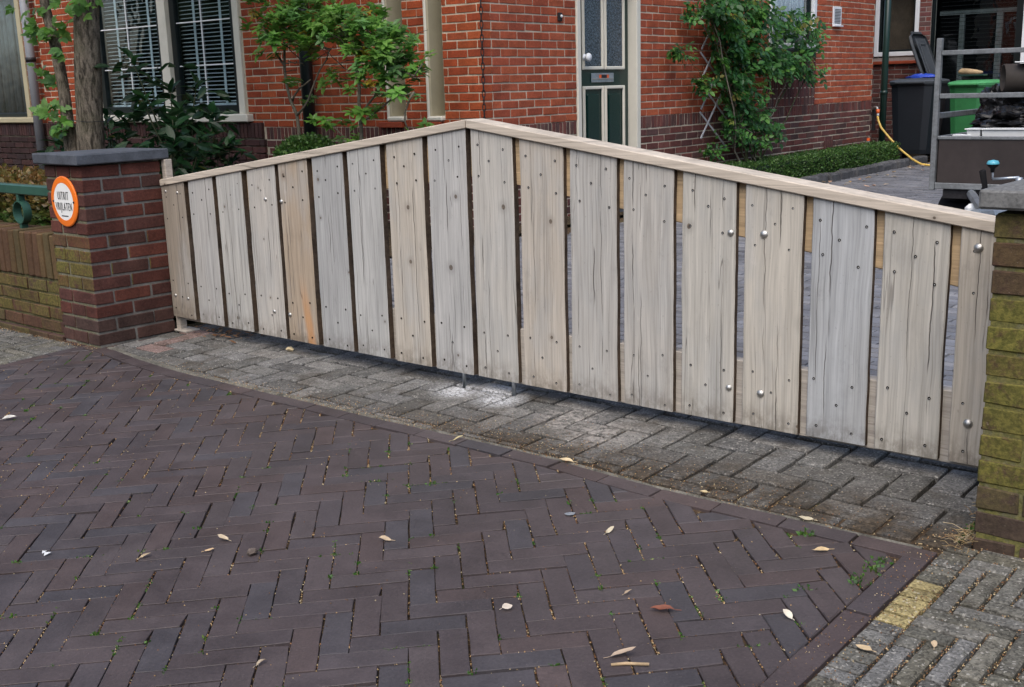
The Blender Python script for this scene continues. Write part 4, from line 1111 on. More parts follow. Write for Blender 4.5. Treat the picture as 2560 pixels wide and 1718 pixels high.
# ================================================================== PLANTS
def leaf_geo(L, Wd, fold=.25, curl=.2, shape=(.0, .75, 1.0, .7, 0.0), n=4):
    """leaf blade: base at origin, along +x"""
    vs = [(0, 0, 0)]; fs = []; rows = []
    for i in range(1, n):
        f = i / n; wd = Wd / 2 * sin(pi * f ** .85) ** .8
        x = L * f; z = -curl * L * f * f
        rows.append(len(vs)); vs += [(x, -wd, z + fold * wd), (x, 0, z), (x, wd, z + fold * wd)]
    tip = len(vs); vs.append((L, 0, -curl * L))
    a = rows[0]; fs += [(0, a, a + 1), (0, a + 1, a + 2)]
    for p, q in zip(rows, rows[1:]): fs += [(p, q, q + 1, p + 1), (p + 1, q + 1, q + 2, p + 2)]
    a = rows[-1]; fs += [(a, tip, a + 1), (a + 1, tip, a + 2)]
    return vs, fs
def orient(p, d, up=Vector((0, 0, 1)), roll=0.0, sc_=1.0):
    d = d.normalized(); y = up.cross(d)
    if y.length < 1e-3: y = Vector((1, 0, 0)).cross(d)
    y.normalize(); z = d.cross(y)
    R = Matrix(((d.x, y.x, z.x, p.x), (d.y, y.y, z.y, p.y), (d.z, y.z, z.z, p.z), (0, 0, 0, 1)))
    return R @ Matrix.Rotation(roll, 4, 'X') @ Matrix.Diagonal((sc_, sc_, sc_, 1))
def rdir(r, zlo=-.3, zhi=1.0):
    a = r.uniform(0, 2 * pi); z = r.uniform(zlo, zhi); k = sqrt(max(0, 1 - z * z)); return Vector((k * cos(a), k * sin(a), z))
def branch(mb, pts, r0, r1, seg=6, col=(.1, .08, .06, 1)):
    n = len(pts); mb.tube(pts, [r0 + (r1 - r0) * i / (n - 1) for i in range(n)], seg, col)
def wobble(a, b_, r, amp, n=6):
    a = Vector(a); b_ = Vector(b_); out = []
    for i in range(n + 1):
        f = i / n; k = sin(pi * f)
        out.append(a.lerp(b_, f) + Vector((r.gauss(0, amp), r.gauss(0, amp), r.gauss(0, amp * .5))) * k)
    return out
def leafmeshes(name, n, L, Wd, seed, mat, **kw):
    r = random.Random(seed); out = []
    for k in range(n):
        vs, fs = leaf_geo(L * r.uniform(.85, 1.1), Wd * r.uniform(.85, 1.12), r.uniform(.1, .45), r.uniform(.02, .35))
        mb = MB(); mb.add(vs, fs); out.append(mb.mesh(name, mat, True, color=False))
    return out
def putleaf(me, parent, Mx, col, name='leaf'):
    o = link(bpy.data.objects.new(name, me), parent, Mx); o.color = (*col, 1); return o
GREENS_D = [(.012, .045, .014), (.016, .055, .018), (.010, .038, .014), (.022, .066, .02)]
GREENS_L = [(.12, .27, .045), (.14, .31, .055), (.10, .235, .045), (.13, .27, .085), (.18, .34, .07)]
GREENS_R = [(.055, .17, .036), (.033, .115, .03), (.06, .185, .036), (.10, .24, .046), (.036, .11, .036)]

# --- tree behind the left pier
rt_ = random.Random(101)
tb = G(-2.82, 1.2)
tree = thing('garden_tree', (tb.x, tb.y, .05), 'grey barked tree with two stems and fresh sprouts behind the signed pier', 'tree')
MT = MG
def gp3(s, z, t=1.2): return G(s, t, z)
mb = MB(); prof = [(-2.79, 0, .125), (-2.80, .35, .108), (-2.81, .86, .098), (-2.77, 1.2, .096), (-2.73, 1.5, .094), (-2.665, 1.87, .090), (-2.60, 2.3, .086), (-2.50, 3.0, .075), (-2.42, 3.8, .05)]
vs = []; fs = []; SG = 26; NR = 46
def lerp_prof(pr, f):
    x = f * (len(pr) - 1); i = min(int(x), len(pr) - 2); k = x - i
    return tuple(pr[i][q] * (1 - k) + pr[i + 1][q] * k for q in range(3))
def trunk_mesh(mb, pr, t_, seed, sg=SG, nr=NR, amp=.05):
    vs = []; fs = []
    for i in range(nr + 1):
        s, z, r = lerp_prof(pr, i / nr); c = gp3(s, z, t_)
        for k in range(sg):
            an = 2 * pi * k / sg
            rr = r * (1 + amp * noise.noise((cos(an) * 2.2 + seed, sin(an) * 2.2, z * 1.6)) + amp * .7 * noise.noise((cos(an) * 7, sin(an) * 7 + seed, z * 5)))
            vs.append((c.x + rr * cos(an), c.y + rr * sin(an), z))
    for i in range(nr):
        for k in range(sg): k2 = (k + 1) % sg; fs.append((i * sg + k, i * sg + k2, (i + 1) * sg + k2, (i + 1) * sg + k))
    mb.add(vs, fs, (.135, .108, .082, 1))
trunk_mesh(mb, prof, 1.2, 3.0, amp=.09)
trk = mb.build('trunk', M['bark'], tree, smooth_=True)
mb = MB(); trunk_mesh(mb, [(-2.93, 0, .062), (-2.965, .5, .056), (-3.0, .88, .050), (-3.01, 1.3, .044), (-3.06, 1.62, .040), (-3.13, 1.85, .036), (-3.2, 2.3, .03), (-3.22, 2.9, .02)], 1.14, 8.0, 14, 40, .1)
mb.build('stem', M['bark'], tree, smooth_=True)
# wire tied round the stems
mb = MB(); mb.tube([gp3(-2.99, 1.075, 1.07), gp3(-2.85, 1.065, 1.09), gp3(-2.69, 1.05, 1.12), gp3(-2.67, 1.05, 1.25)], .0025, 5); mb.build('tie_wire', M['iron'], tree, color=False)
lobed = []
for k in range(4):
    r = random.Random(300 + k); m_ = MB()
    for an, L in ((0, .075), (.75, .052), (-.75, .052), (1.5, .034), (-1.5, .034)):
        vs, fs = leaf_geo(L, L * .55, .2, r.uniform(.05, .4), n=3); m_.add(vs, fs, M=Matrix.Translation((.022, 0, 0)) @ Matrix.Rotation(an, 4, 'Z'))
    m_.tube([(0, 0, 0), (.022, 0, 0)], .0014, 4); lobed.append(m_.mesh('leaf', M['leaf_obj'], True, color=False))
for (s, z, t, n, lo) in ((-3.19, 1.80, 1.1, 8, .07), (-3.11, 1.70, 1.05, 7, .07), (-2.98, 1.70, 1.06, 7, .06), (-2.86, 1.73, 1.05, 9, .08), (-2.82, 1.55, 1.05, 4, .05), (-3.07, 1.40, 1.05, 9, .07), (-3.03, 1.14, 1.05, 6, .05), (-3.0, 1.02, 1.05, 12, .08), (-3.07, 1.09, 1.05, 5, .05), (-2.62, 1.92, 1.1, 10, .12), (-2.45, 1.95, 1.1, 8, .1), (-3.3, 1.97, 1.2, 7, .1), (-3.45, 1.9, 1.1, 5, .1)):
    sp_ = node('sprout', tree, gp3(s, z, t))
    for i in range(n):
        p = gp3(s, z, t) + Vector((rt_.uniform(-lo, lo), rt_.uniform(-lo, lo), rt_.uniform(-lo, lo)))
        d = Vector((rt_.uniform(-1, 1), rt_.uniform(-1.2, .3), rt_.uniform(-.8, .5)))
        putleaf(rt_.choice(lobed), sp_, orient(p, d, Vector((rt_.uniform(-.5, .5), -.8, .6)), rt_.uniform(-.6, .6), rt_.uniform(.8, 1.35)), mulc(rt_.choice(GREENS_L), rt_.uniform(.7, 1.15)))
# crown above the picture: it shades the left part of the front
mb = MB()
for i in range(6500):
    c = gp3(-2.9, 3.9, 1.2); d = rdir(rt_, -.8, 1); rr = rt_.random() ** .4
    p = c + Vector((d.x * 2.5 - .5, d.y * 2.5, d.z * 1.4)) * rr
    if p.z < 2.35: continue
    vs, fs = leaf_geo(.11, .07, .3, .2, n=3); mb.add(vs, fs, (*mulc(rt_.choice(GREENS_R), rt_.uniform(.7, 1.2)), 1), orient(p, rdir(rt_, -.7, .6), rdir(rt_, .2, 1)))
stuff(mb.build('crown', M['leaf_attr'], tree))

# --- evergreen laurel right of the tree
rl_ = random.Random(55)
lb = G(-2.3, 1.75); laurel = thing('laurel_bush', (lb.x, lb.y, .05), 'dark glossy evergreen bush between the tree and the gate', 'bush')
lmesh = leafmeshes('leaf', 6, .145, .058, 70, M['leaf_obj'])
mbt = MB(); mbf = MB(); cnt = 0; tips = []
shoots = [(-2.46, 1.52), (-2.62, 1.30), (-2.38, 1.33), (-2.72, 1.18), (-2.52, 1.15), (-2.28, 1.22), (-2.15, 1.05), (-2.40, 1.02), (-2.62, 1.0), (-2.78, .95), (-2.10, .90), (-1.98, .98), (-1.88, .86), (-1.80, .93), (-2.25, .85), (-2.45, .85), (-2.65, .8), (-2.05, .72), (-1.9, .68), (-2.2, .66), (-2.4, .62), (-2.02, 1.10), (-1.9, .58), (-2.1, .5), (-2.0, .80), (-2.32, 1.12), (-2.56, .9),
          (-3.72, .88), (-3.60, .80), (-3.45, .95), (-3.40, 1.06), (-3.33, .84), (-3.22, .96), (-3.5, .76), (-3.2, .78), (-3.28, 1.08)]
for (s, z) in shoots:
    t = 1.62 + rl_.uniform(-.28, .3); tip = G(s, t, z)
    base = Vector((lb.x, lb.y, .05)) if s > -3 else G(-3.4, 1.5, .05)
    branch(mbt, wobble(base + Vector((rl_.uniform(-.2, .2), rl_.uniform(-.2, .2), 0)), tip, rl_, .03), .011, .004, 5, (.05, .055, .03, 1))
    n = 8 if s > -3 else 7
    out = (tip - (Vector((lb.x, lb.y, .55)) if s > -3 else G(-3.4, 1.5, .5))).normalized()
    for i in range(n):
        if cnt >= 299: break
        an = i * 2.4 + rl_.uniform(0, .5); k = i / n
        d = (Vector((cos(an), sin(an), .0)) * (1.0 - .3 * k) + out * (.35 + .6 * k) + Vector((0, 0, rl_.uniform(-.3, .35)))).normalized()
        p = tip - out * (.09 * (1 - k)) + Vector((rl_.gauss(0, .01), rl_.gauss(0, .01), rl_.gauss(0, .01)))
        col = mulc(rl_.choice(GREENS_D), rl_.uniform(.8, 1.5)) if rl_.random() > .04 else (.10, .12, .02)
        putleaf(rl_.choice(lmesh), laurel, orient(p, d, Vector((0, -.25, 1)), rl_.uniform(-.5, .5), rl_.uniform(.75, 1.15)), col); cnt += 1
    for i in range(13):
        p = tip + Vector((rl_.gauss(0, .09), rl_.gauss(.06, .1), rl_.gauss(-.09, .08)))
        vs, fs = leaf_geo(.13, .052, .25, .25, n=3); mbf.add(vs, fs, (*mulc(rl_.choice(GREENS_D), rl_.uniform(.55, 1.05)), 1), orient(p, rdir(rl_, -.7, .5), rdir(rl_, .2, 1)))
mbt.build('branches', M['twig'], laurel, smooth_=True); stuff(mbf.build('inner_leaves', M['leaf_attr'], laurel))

# --- andromeda shrub before the front wall
rn = random.Random(66)
an0 = G(-1.75, 2.7); andr = thing('garden_shrub', (an0.x, an0.y, .05), 'bright green shrub with bare crooked stems before the green drainpipe', 'shrub')
ros = []
for k in range(5):
    r = random.Random(500 + k); m_ = MB(); nL = 12
    for i in range(nL):
        an = i * 2.399; el = r.uniform(-.15, .85); L = r.uniform(.070, .100)
        vs, fs = leaf_geo(L, L * .44, r.uniform(.15, .45), r.uniform(.05, .3))
        m_.add(vs, fs, (1, 1, 1, 1), orient(Vector((0, 0, -.006 * i)), Vector((cos(an), sin(an), el)), Vector((0, 0, 1)), r.uniform(-.3, .3)))
    ros.append(m_.mesh('leaf_rosette', M['leaf_obj'], True, color=False))
def T27(s, z, t=2.7): return G(s, t, z)
mbt = MB(); BC = (.13, .115, .085, 1)
stems = {
 'a': [(-2.20, .05), (-2.16, .80), (-2.19, 1.04), (-2.25, 1.15), (-2.30, 1.42), (-2.29, 1.62), (-2.38, 1.78)],
 'b': [(-2.19, 1.04), (-2.03, 1.16), (-1.86, 1.40), (-1.74, 1.54)],
 'c': [(-1.42, .05), (-1.42, .80), (-1.43, 1.03), (-1.42, 1.25), (-1.42, 1.45), (-1.47, 1.60), (-1.60, 1.70)],
 'd': [(-1.43, 1.03), (-1.25, 1.18), (-1.14, 1.33), (-1.18, 1.45), (-1.30, 1.58)],
 'e': [(-1.14, 1.33), (-.98, 1.36), (-.80, 1.31), (-.72, 1.40)],
 'f': [(-1.43, .98), (-1.20, 1.08), (-1.02, 1.17), (-.83, 1.20)],
 'g': [(-.83, 1.20), (-.92, 1.06), (-.90, .92)],
 'h': [(-2.30, 1.42), (-2.46, 1.62), (-2.56, 1.80)], 'i': [(-1.74, 1.54), (-1.95, 1.62), (-2.1, 1.75)], 'j': [(-1.42, 1.45), (-1.25, 1.6), (-1.05, 1.62)],
 'k': [(-1.42, .75), (-1.6, .85), (-1.75, .95)], 'l': [(-2.25, 1.15), (-2.12, 1.25), (-1.99, 1.32)]}
for k_, pts in stems.items():
    P3 = []
    for (a, b2) in zip(pts, pts[1:]):
        for f in (0, .5): P3.append(T27(a[0] + (b2[0] - a[0]) * f, a[1] + (b2[1] - a[1]) * f) + Vector((rn.gauss(0, .006), rn.gauss(0, .012), rn.gauss(0, .006))))
    P3.append(T27(*pts[-1])); r0 = .017 if k_ in 'ac' else .010
    branch(mbt, P3, r0, r0 * .5, 7, BC)
for i in range(46):                    # twigs
    p = T27(rn.uniform(-2.2, -.9), rn.uniform(1.35, 1.65), rn.uniform(2.55, 2.85)); d = rdir(rn, -.2, .8)
    branch(mbt, wobble(p, p + d * rn.uniform(.12, .28), rn, .015, 4), .005, .002, 4, (.07, .06, .045, 1))
mbt.build('stems', M['twig'], andr, smooth_=True)
rosp = []
def blob(n, s0, s1, z0, z1): 
    for i in range(n): rosp.append((rn.uniform(s0, s1), rn.uniform(z0, z1), rn.uniform(2.45, 2.92)))
blob(95, -2.50, -1.85, 1.64, 2.02); blob(10, -2.36, -1.95, 1.50, 1.70); blob(85, -1.9, -1.15, 1.62, 1.86); blob(70, -1.34, -.90, 1.44, 1.74); blob(16, -1.28, -.84, 1.34, 1.5); blob(8, -1.22, -.9, 1.24, 1.36)
blob(5, -2.15, -1.85, 1.30, 1.44); blob(6, -1.4, -1.2, 1.0, 1.12); blob(5, -1.2, -.95, 1.15, 1.25); blob(3, -.85, -.68, 1.33, 1.40); blob(3, -.88, -.72, 1.16, 1.22); blob(3, -.92, -.76, .90, 1.0)
blob(9, -1.85, -1.30, .74, .90); blob(6, -1.95, -1.6, .92, 1.05); blob(3, -2.2, -1.95, .76, .86); blob(2, -2.24, -2.12, 1.14, 1.2); blob(4, -1.55, -1.35, 1.25, 1.4); blob(30, -2.6, -.8, 2.0, 2.3)
for (s, z, t) in rosp:
    col = mulc(rn.choice(GREENS_L), rn.uniform(.65, 1.25))
    if rn.random() < .03: col = (.32, .24, .03)
    d = Vector((rn.uniform(-.5, .5), rn.uniform(-.8, .2), 1.0)).normalized()
    putleaf(rn.choice(ros), andr, orient(T27(min(s, -.86 + rn.uniform(-.05, .03)) if z > .95 and s > -.86 and rn.random() < .8 else s, z, t), d.orthogonal(), d, 0, rn.uniform(.62, .98)) @ Matrix.Rotation(rn.uniform(0, 6.28), 4, 'Z'), col, 'leaf_rosette')

# --- clipped box: a ball in the front bed and a low hedge along the side wall
def tinyleaf_mass(mb, pts, r, cols, L=.018):
    for p, nrm in pts:
        d = (rdir(r, -.4, .9) + nrm * .8).normalized()
        R = orient(p, d, rdir(r, .1, 1)); l = L * r.uniform(.7, 1.3)
        mb.add([(0, 0, 0), (l * .5, -l * .40, l * .08), (l, 0, 0), (l * .5, l * .40, l * .08)], [(0, 1, 2, 3)], (*mulc(r.choice(cols), r.uniform(.55, 1.35)), 1), R)
BOXC = [(.06, .14, .03), (.045, .11, .026), (.08, .17, .036), (.11, .19, .05)]
rx = random.Random(88); bc_ = G(-1.96, 2.60, .705)
boxball = thing('box_shrub', (bc_.x, bc_.y, .05), 'small round clipped box shrub half hidden behind the left gate leaf', 'shrub')
pts = []
for i in range(5200):
    d = rdir(rx, -.9, 1); k = (.80 + .24 * rx.random()) * (1 + .12 * noise.noise(d * 3)); pts.append((bc_ + Vector((d.x * .265, d.y * .265, d.z * .175)) * k, d))
mb = MB(); tinyleaf_mass(mb, pts, rx, BOXC, .024); stuff(mb.build('clipped_foliage', M['leaf_attr'], boxball))
mb = MB(); mb.tube([(bc_.x, bc_.y, .0), (bc_.x, bc_.y, .6)], .03, 7, (.06, .05, .04, 1)); mb.build('stem', M['twig'], boxball)
hb0 = H(.30, 5.7); hedge = thing('box_hedge', (hb0.x, hb0.y, .05), 'low clipped box hedge along the foot of the side wall', 'hedge')
pts = []
for i in range(19000):
    b_ = rx.uniform(2.4, 7.98); f = rx.random()
    hh = .335 + .02 * noise.noise((b_ * 2.5, 0, 0)); wd = .36 + .03 * noise.noise((b_ * 2, 7, 0))
    if f < .42: a, z, nn = .10 + wd * rx.random(), hh + rx.gauss(0, .012), Vector((0, 0, 1))
    elif f < .9: a, z, nn = .10 + wd + rx.gauss(0, .015) - .02 * rx.random(), .06 + (hh - .05) * rx.random(), UA
    else: b_ = (7.98 if rx.random() < .8 else 2.4) + rx.gauss(0, .015); a, z, nn = .10 + wd * rx.random(), .06 + (hh - .05) * rx.random(), UB
    pts.append((H(a, b_, z), nn))
mb = MB(); tinyleaf_mass(mb, pts, rx, BOXC, .023)
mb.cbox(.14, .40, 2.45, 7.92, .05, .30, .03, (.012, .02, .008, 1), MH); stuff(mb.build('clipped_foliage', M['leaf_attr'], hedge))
# beech hedge behind the railing
bh = G(-1.6, .12); beech = thing('beech_hedge', (bh.x, bh.y, .05), 'brown and green leafy hedge behind the green railing', 'hedge')
pts = []
for i in range(14000):
    s = -.44 - 5.2 * rx.random(); f = rx.random()
    if f < .75: t, z, nn = -.06 + rx.gauss(0, .03), .30 + .44 * rx.random(), -GN
    else: t, z, nn = -.05 + .35 * rx.random(), .745 + rx.gauss(0, .02), Vector((0, 0, 1))
    pts.append((G(s, t, z), nn, z))
mb = MB()
for (p, nn, z) in pts:
    k = smooth((z - .45) / .25) * .75 + rx.uniform(-.25, .25)
    col = mixc(rx.choice(BOXC), rx.choice([(.22, .10, .03), (.17, .08, .025), (.26, .14, .05)]), max(0, min(1, k)))
    tinyleaf_mass(mb, [(p, nn)], rx, [col], .036)
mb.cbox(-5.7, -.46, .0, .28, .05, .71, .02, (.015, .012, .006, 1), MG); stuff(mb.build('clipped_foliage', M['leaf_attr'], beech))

# --- climbing rose with its trellis on the side wall
tre = thing('trellis', H(.06, 3.6, .5), 'grey diamond trellis laths on the side wall under the climbing rose', 'trellis')
def lath(b0, z0, b1, z1, off):
    d = Vector((b1 - b0, 0, z1 - z0)); L = d.length
    Mx = MBW @ Matrix.Translation(((b0 + b1) / 2, -off, (z0 + z1) / 2)) @ Matrix.Rotation(-math.atan2(z1 - z0, b1 - b0), 4, 'Y')
    mb = MB(); mb.cbox(-L / 2, L / 2, -.004, .004, -.0105, .0105, .001); mb.build('lath', M['trellis'], tre, Mx, color=False)
for i in range(8):
    z = .70 + i * .30
    lath(3.33, z + .21, 3.90, z - .39 + .21, .085); lath(3.33, z - .12 + .06, 3.90, z + .48 + .06, .097)
rr_ = random.Random(99)
rose = thing('climbing_rose', H(.3, 4.2, .05), 'large climbing rose bush sprawling over the side wall and window', 'climbing plant')
rmesh = []
for k in range(5):
    r = random.Random(700 + k); m_ = MB()
    m_.tube([(0, 0, 0), (.09, 0, .004), (.16, 0, 0)], .0018, 4)
    for (x, an, L) in ((.17, 0, .085), (.12, .95, .075), (.12, -.95, .075), (.065, 1.05, .06), (.065, -1.05, .06)):
        vs, fs = leaf_geo(L, L * .62, r.uniform(.15, .4), r.uniform(.05, .4))
        m_.add(vs, fs, (1, 1, 1, 1), Matrix.Translation((x, 0, 0)) @ Matrix.Rotation(an, 4, 'Z') @ Matrix.Rotation(r.uniform(-.3, .4), 4, 'X'))
    rmesh.append(m_.mesh('leaf', M['leaf_obj'], True, color=False))
blobs = [(3.55, 1.85, .40, .30, 44), (3.25, 1.95, .25, .16, 14), (4.1, 1.9, .40, .28, 34), (3.7, 1.45, .34, .26, 36), (4.2, 1.5, .36, .26, 30), (3.85, 1.15, .30, .24, 30), (4.6, 1.42, .34, .16, 30), (5.05, 1.38, .32, .13, 26), (5.45, 1.30, .22, .10, 14), (5.5, 1.55, .22, .14, 14), (5.0, 1.80, .36, .18, 22), (5.55, 1.88, .2, .1, 8), (4.0, .90, .26, .18, 24), (3.75, .75, .18, .16, 10), (4.45, .72, .26, .13, 12), (4.2, .55, .18, .12, 8), (2.78, 1.50, .10, .07, 8), (3.25, 1.20, .14, .10, 9), (3.45, .52, .14, .08, 5), (3.0, 1.88, .08, .10, 5), (5.9, 1.75, .14, .08, 5), (4.9, .66, .14, .09, 5)]
cnt = 0; mbf = MB(); mbs = MB()
for (b_, z, rb_, rz, n) in blobs:
    for i in range(int(n * 1.5)):
        q = rdir(rr_, -1, 1) * rr_.random() ** .45
        bb, zz = b_ + q.x * rb_, z + q.z * rz; off = .26 + q.y * .17 if rb_ > .15 else .16 + q.y * .06
        p = H(off, bb, zz)
        d = (UA * rr_.uniform(.1, 1) + UB * rr_.uniform(-1, .9) + Vector((0, 0, rr_.uniform(-.9, .4)))).normalized()
        col = mulc(rr_.choice(GREENS_R), rr_.uniform(.75, 1.3))
        if rr_.random() < .10: col = rr_.choice([(.20, .24, .04), (.14, .20, .035), (.27, .25, .07)])
        if cnt < 299: putleaf(rr_.choice(rmesh), rose, orient(p, d, UA * .8 + Vector((0, 0, .7)), rr_.uniform(-.6, .6), rr_.uniform(.75, 1.1)), col); cnt += 1
        else:
            me = rr_.choice(rmesh); mbf.add([v.co for v in me.vertices], [tuple(f.vertices) for f in me.polygons], (*col, 1), orient(p, d, UA * .8 + Vector((0, 0, .7)), rr_.uniform(-.6, .6), rr_.uniform(.6, .95)))
    for i in range(int(n * 8)):
        q = rdir(rr_, -1, 1) * rr_.random() ** .5
        off = (.20 + q.y * .14) if rb_ > .15 else .12 + q.y * .05
        p = H(off, b_ + q.x * rb_, z + q.z * rz); L = rr_.uniform(.045, .08)
        vs, fs = leaf_geo(L, L * .6, .25, .25, n=3)
        mbf.add(vs, fs, (*mulc(rr_.choice(GREENS_R), rr_.uniform(.5, 1.1)), 1), orient(p, UA * rr_.uniform(-.2, 1) + UB * rr_.uniform(-1, 1) + Vector((0, 0, rr_.uniform(-1, .4))), UA + Vector((0, 0, .6)), rr_.uniform(-.7, .7)))
for i in range(11):
    b0 = 4.15 + rr_.uniform(-.22, .25); p0 = H(.22 + rr_.uniform(-.08, .1), b0, .03); tgt = rr_.choice(blobs[:12]); p1 = H(.25, tgt[0] + rr_.uniform(-.1, .1), tgt[1] - tgt[3] * .6)
    branch(mbs, wobble(p0, p1, rr_, .05, 8), .010, .005, 6, (.055, .06, .03, 1) if i % 3 else (.17, .15, .12, 1))
for (b0, z0, b1, z1) in ((3.6, .95, 3.25, 1.2), (3.3, 1.15, 2.85, 1.5), (5.4, 1.5, 6.0, 1.75), (5.2, 1.75, 5.95, 1.62), (4.2, .6, 4.95, .68)):
    branch(mbs, wobble(H(.2, b0, z0), H(.2, b1, z1), rr_, .02, 6), .005, .002, 5, (.07, .085, .035, 1))
mbs.build('canes', M['twig'], rose, smooth_=True); stuff(mbf.build('dense_foliage', M['leaf_attr'], rose))
# --- far side of the street: a dark belt of trees that the windows mirror
mb = MB(); rv = random.Random(12); vs = []; fs = []; NA, NZ = 90, 14
for i in range(NA + 1):
    an = radians(150) + radians(240) * i / NA
    for k in range(NZ + 1):
        f = k / NZ; hgt = 9.5 + 3 * noise.noise((an * 4, 0, 0)); r = 27 + 2.2 * noise.noise((an * 9, f * 5, 1)) - 2.5 * sin(pi * f)
        vs.append((r * cos(an), r * sin(an) + 2, -.8 + hgt * f))
for i in range(NA):
    for k in range(NZ): a = i * (NZ + 1) + k; fs.append((a, a + 1, a + NZ + 2, a + NZ + 1))
mb.add(vs, fs, (.035, .055, .025, 1))
tb_ = stuff(mb.build('far_trees', masonry('far foliage', 'attr', 4, .8, 1.2, .9, False, .5, 1.0))); tag(tb_, 'belt of dark trees across the street, mirrored in the windows', 'trees')

# ================================================================== OBJECTS in the drive
# --- wheelie bins
def bin_(label, x, y, rot, body, lid, open_deg, W_=.66, Dp=.74, Hh=1.10, grp='wheelie bins by the extension'):
    b = thing('wheelie_bin', (x, y, .05), label, 'wheelie bin', grp)
    B = Matrix.Translation((x, y, .05)) @ Matrix.Rotation(rot, 4, 'Z')          # front faces local -y
    mb = MB(); rows = []
    prof = [(.10, .44, .50), (.16, .46, .53), (.60, .52, .61), (Hh - .09, .575, .68), (Hh - .085, .60, .71), (Hh - .05, .60, .715)]
    vs = []; fs = []; SEG = 24
    for (z, wx, wy) in prof:
        for k in range(SEG):
            an = 2 * pi * k / SEG; c, s = cos(an), sin(an); p = 7.0
            rr = (abs(c) ** p + abs(s) ** p) ** (-1 / p); vs.append((c * rr * wx / 2 * W_ / .60, s * rr * wy / 2 + (z - .6) * .04, z))
    for i in range(len(prof) - 1):
        for k in range(SEG): k2 = (k + 1) % SEG; fs.append((i * SEG + k, i * SEG + k2, (i + 1) * SEG + k2, (i + 1) * SEG + k))
    fs.append(tuple(range(SEG))[::-1]); mb.add(vs, fs); mb.build('body', body, b, B, smooth_=False, color=False)
    mb = MB()
    vs, fs = [], []
    prof = [(-.02, .615, .73), (.012, .63, .745), (.03, .60, .70), (.052, .42, .5), (.056, .0, .0)]
    for (z, wx, wy) in prof:
        for k in range(SEG):
            an = 2 * pi * k / SEG; c, s = cos(an), sin(an); p = 6.0
            rr = (abs(c) ** p + abs(s) ** p) ** (-1 / p); vs.append((c * rr * wx / 2 * W_ / .60, s * rr * wy / 2 - .37, z))
    for i in range(len(prof) - 1):
        for k in range(SEG): k2 = (k + 1) % SEG; fs.append((i * SEG + k, i * SEG + k2, (i + 1) * SEG + k2, (i + 1) * SEG + k))
    mb.add(vs, fs)
    mb.cbox(-.20, .20, -.775, -.735, -.012, .016, .006)
    if open_deg: 
        mb.cbox(-.2, .2, -.66, -.05, -.03, -.021, .004); mb.cbox(-.14, -.115, -.58, -.12, -.045, -.031, .003); mb.cbox(-.115, .1, -.58, -.555, -.045, -.031, .003)
    lo = mb.build('lid', lid, b, B @ Matrix.Translation((0, .375, Hh - .045)) @ Matrix.Rotation(radians(-open_deg), 4, 'X'), color=False)
    for sx in (-1, 1):
        mb = MB(); mb.lathe([(0, -.025), (.09, -.025), (.10, -.015), (.10, .015), (.09, .025), (0, .025)], 16, M=Matrix.Translation((sx * .25, .27, .10)) @ Matrix.Rotation(pi / 2, 4, 'Y')); mb.build('wheel', M['tyre'], b, B, smooth_=True, color=False)
    mb = MB(); mb.tube([(-.24, .36, Hh - .10), (-.24, .42, Hh - .10), (.24, .42, Hh - .10), (.24, .36, Hh - .10)], .014, 8); mb.build('handle', body, b, B, smooth_=True, color=False)
    return b, B
q = H(.34, 8.98); b1, B1 = bin_('charcoal wheelie bin with its lid closed beside the green downpipe', q.x, q.y, HY, M['binblack'], M['binlid'], 0, Hh=1.12)
mb = MB(); mb.cbox(.283, .2865, -.10, -.02, .78, .90, 0); st2 = mb.build('label_sticker', M['binblack'], b1, B1, color=False)
mb = MB(); mb.cbox(.2868, .2885, -.075, -.035, .885, .897, 0); mb.add([(.288, -.072, .885), (.288, -.052, .885), (.288, -.062, .83), (.288, -.075, .83)], [(0, 1, 2, 3)]); mb.cbox(.2868, .2885, -.085, -.04, .800, .812, 0); mb.build('sticker_mark', M['whiteplastic'], b1, B1, color=False)
q = H(.56, 9.97); b2, B2 = bin_('grey wheelie bin with its lid standing wide open in the corner behind', q.x, q.y, HY + radians(90), M['binblack'], M['binlid'], 112, Hh=1.12)
q = H(1.07, 9.15); b3, B3 = bin_('green wheelie bin with closed light green lid behind the trailer', q.x, q.y, HY - radians(8), M['bingreen'], M['bingreenlid'], 0, W_=.56, Hh=1.08)
bb = thing('blue_bag', H(.22, 9.25, 1.18), 'crumpled bright blue plastic bag lying on top of the charcoal bin', 'bag')
mb = MB(); r = random.Random(4); vs = []; fs = []
for i in range(9):
    for k in range(12):
        an = 2 * pi * k / 12; z = i / 8; rr = sin(pi * (z * .9 + .05)); vs.append((.22 * rr * cos(an) * (1 + r.uniform(-.2, .2)), .10 * rr * sin(an) * (1 + r.uniform(-.2, .2)), .085 * (z - .2) + r.uniform(-.01, .01)))
for i in range(8):
    for k in range(12): k2 = (k + 1) % 12; fs.append((i * 12 + k, i * 12 + k2, (i + 1) * 12 + k2, (i + 1) * 12 + k))
mb.add(vs, fs); mb.build('bag_film', M['blueplastic'], bb, MH @ Matrix.Translation((.30, 9.22, 1.17)), color=False)
dc = thing('wooden_clog', H(1.05, 9.0, 1.19), 'tan wooden clog resting on a dark tray on the green bin lid', 'clog')
mb = MB(); mb.cbox(-.17, .17, -.09, .09, 0, .022, .008); mb.build('tray', M['pipegreen'], dc, MH @ Matrix.Translation((1.05, 9.0, 1.19)), color=False)
mb = MB(); mb.tube([(-.16, 0, .05), (-.12, 0, .06), (-.02, 0, .055), (.08, 0, .045), (.16, 0, .04)], [.02, .042, .04, .032, .015], 10); mb.build('shoe', M['plankcut'], dc, MH @ Matrix.Translation((1.02, 9.0, 1.195)), smooth_=True, color=False)

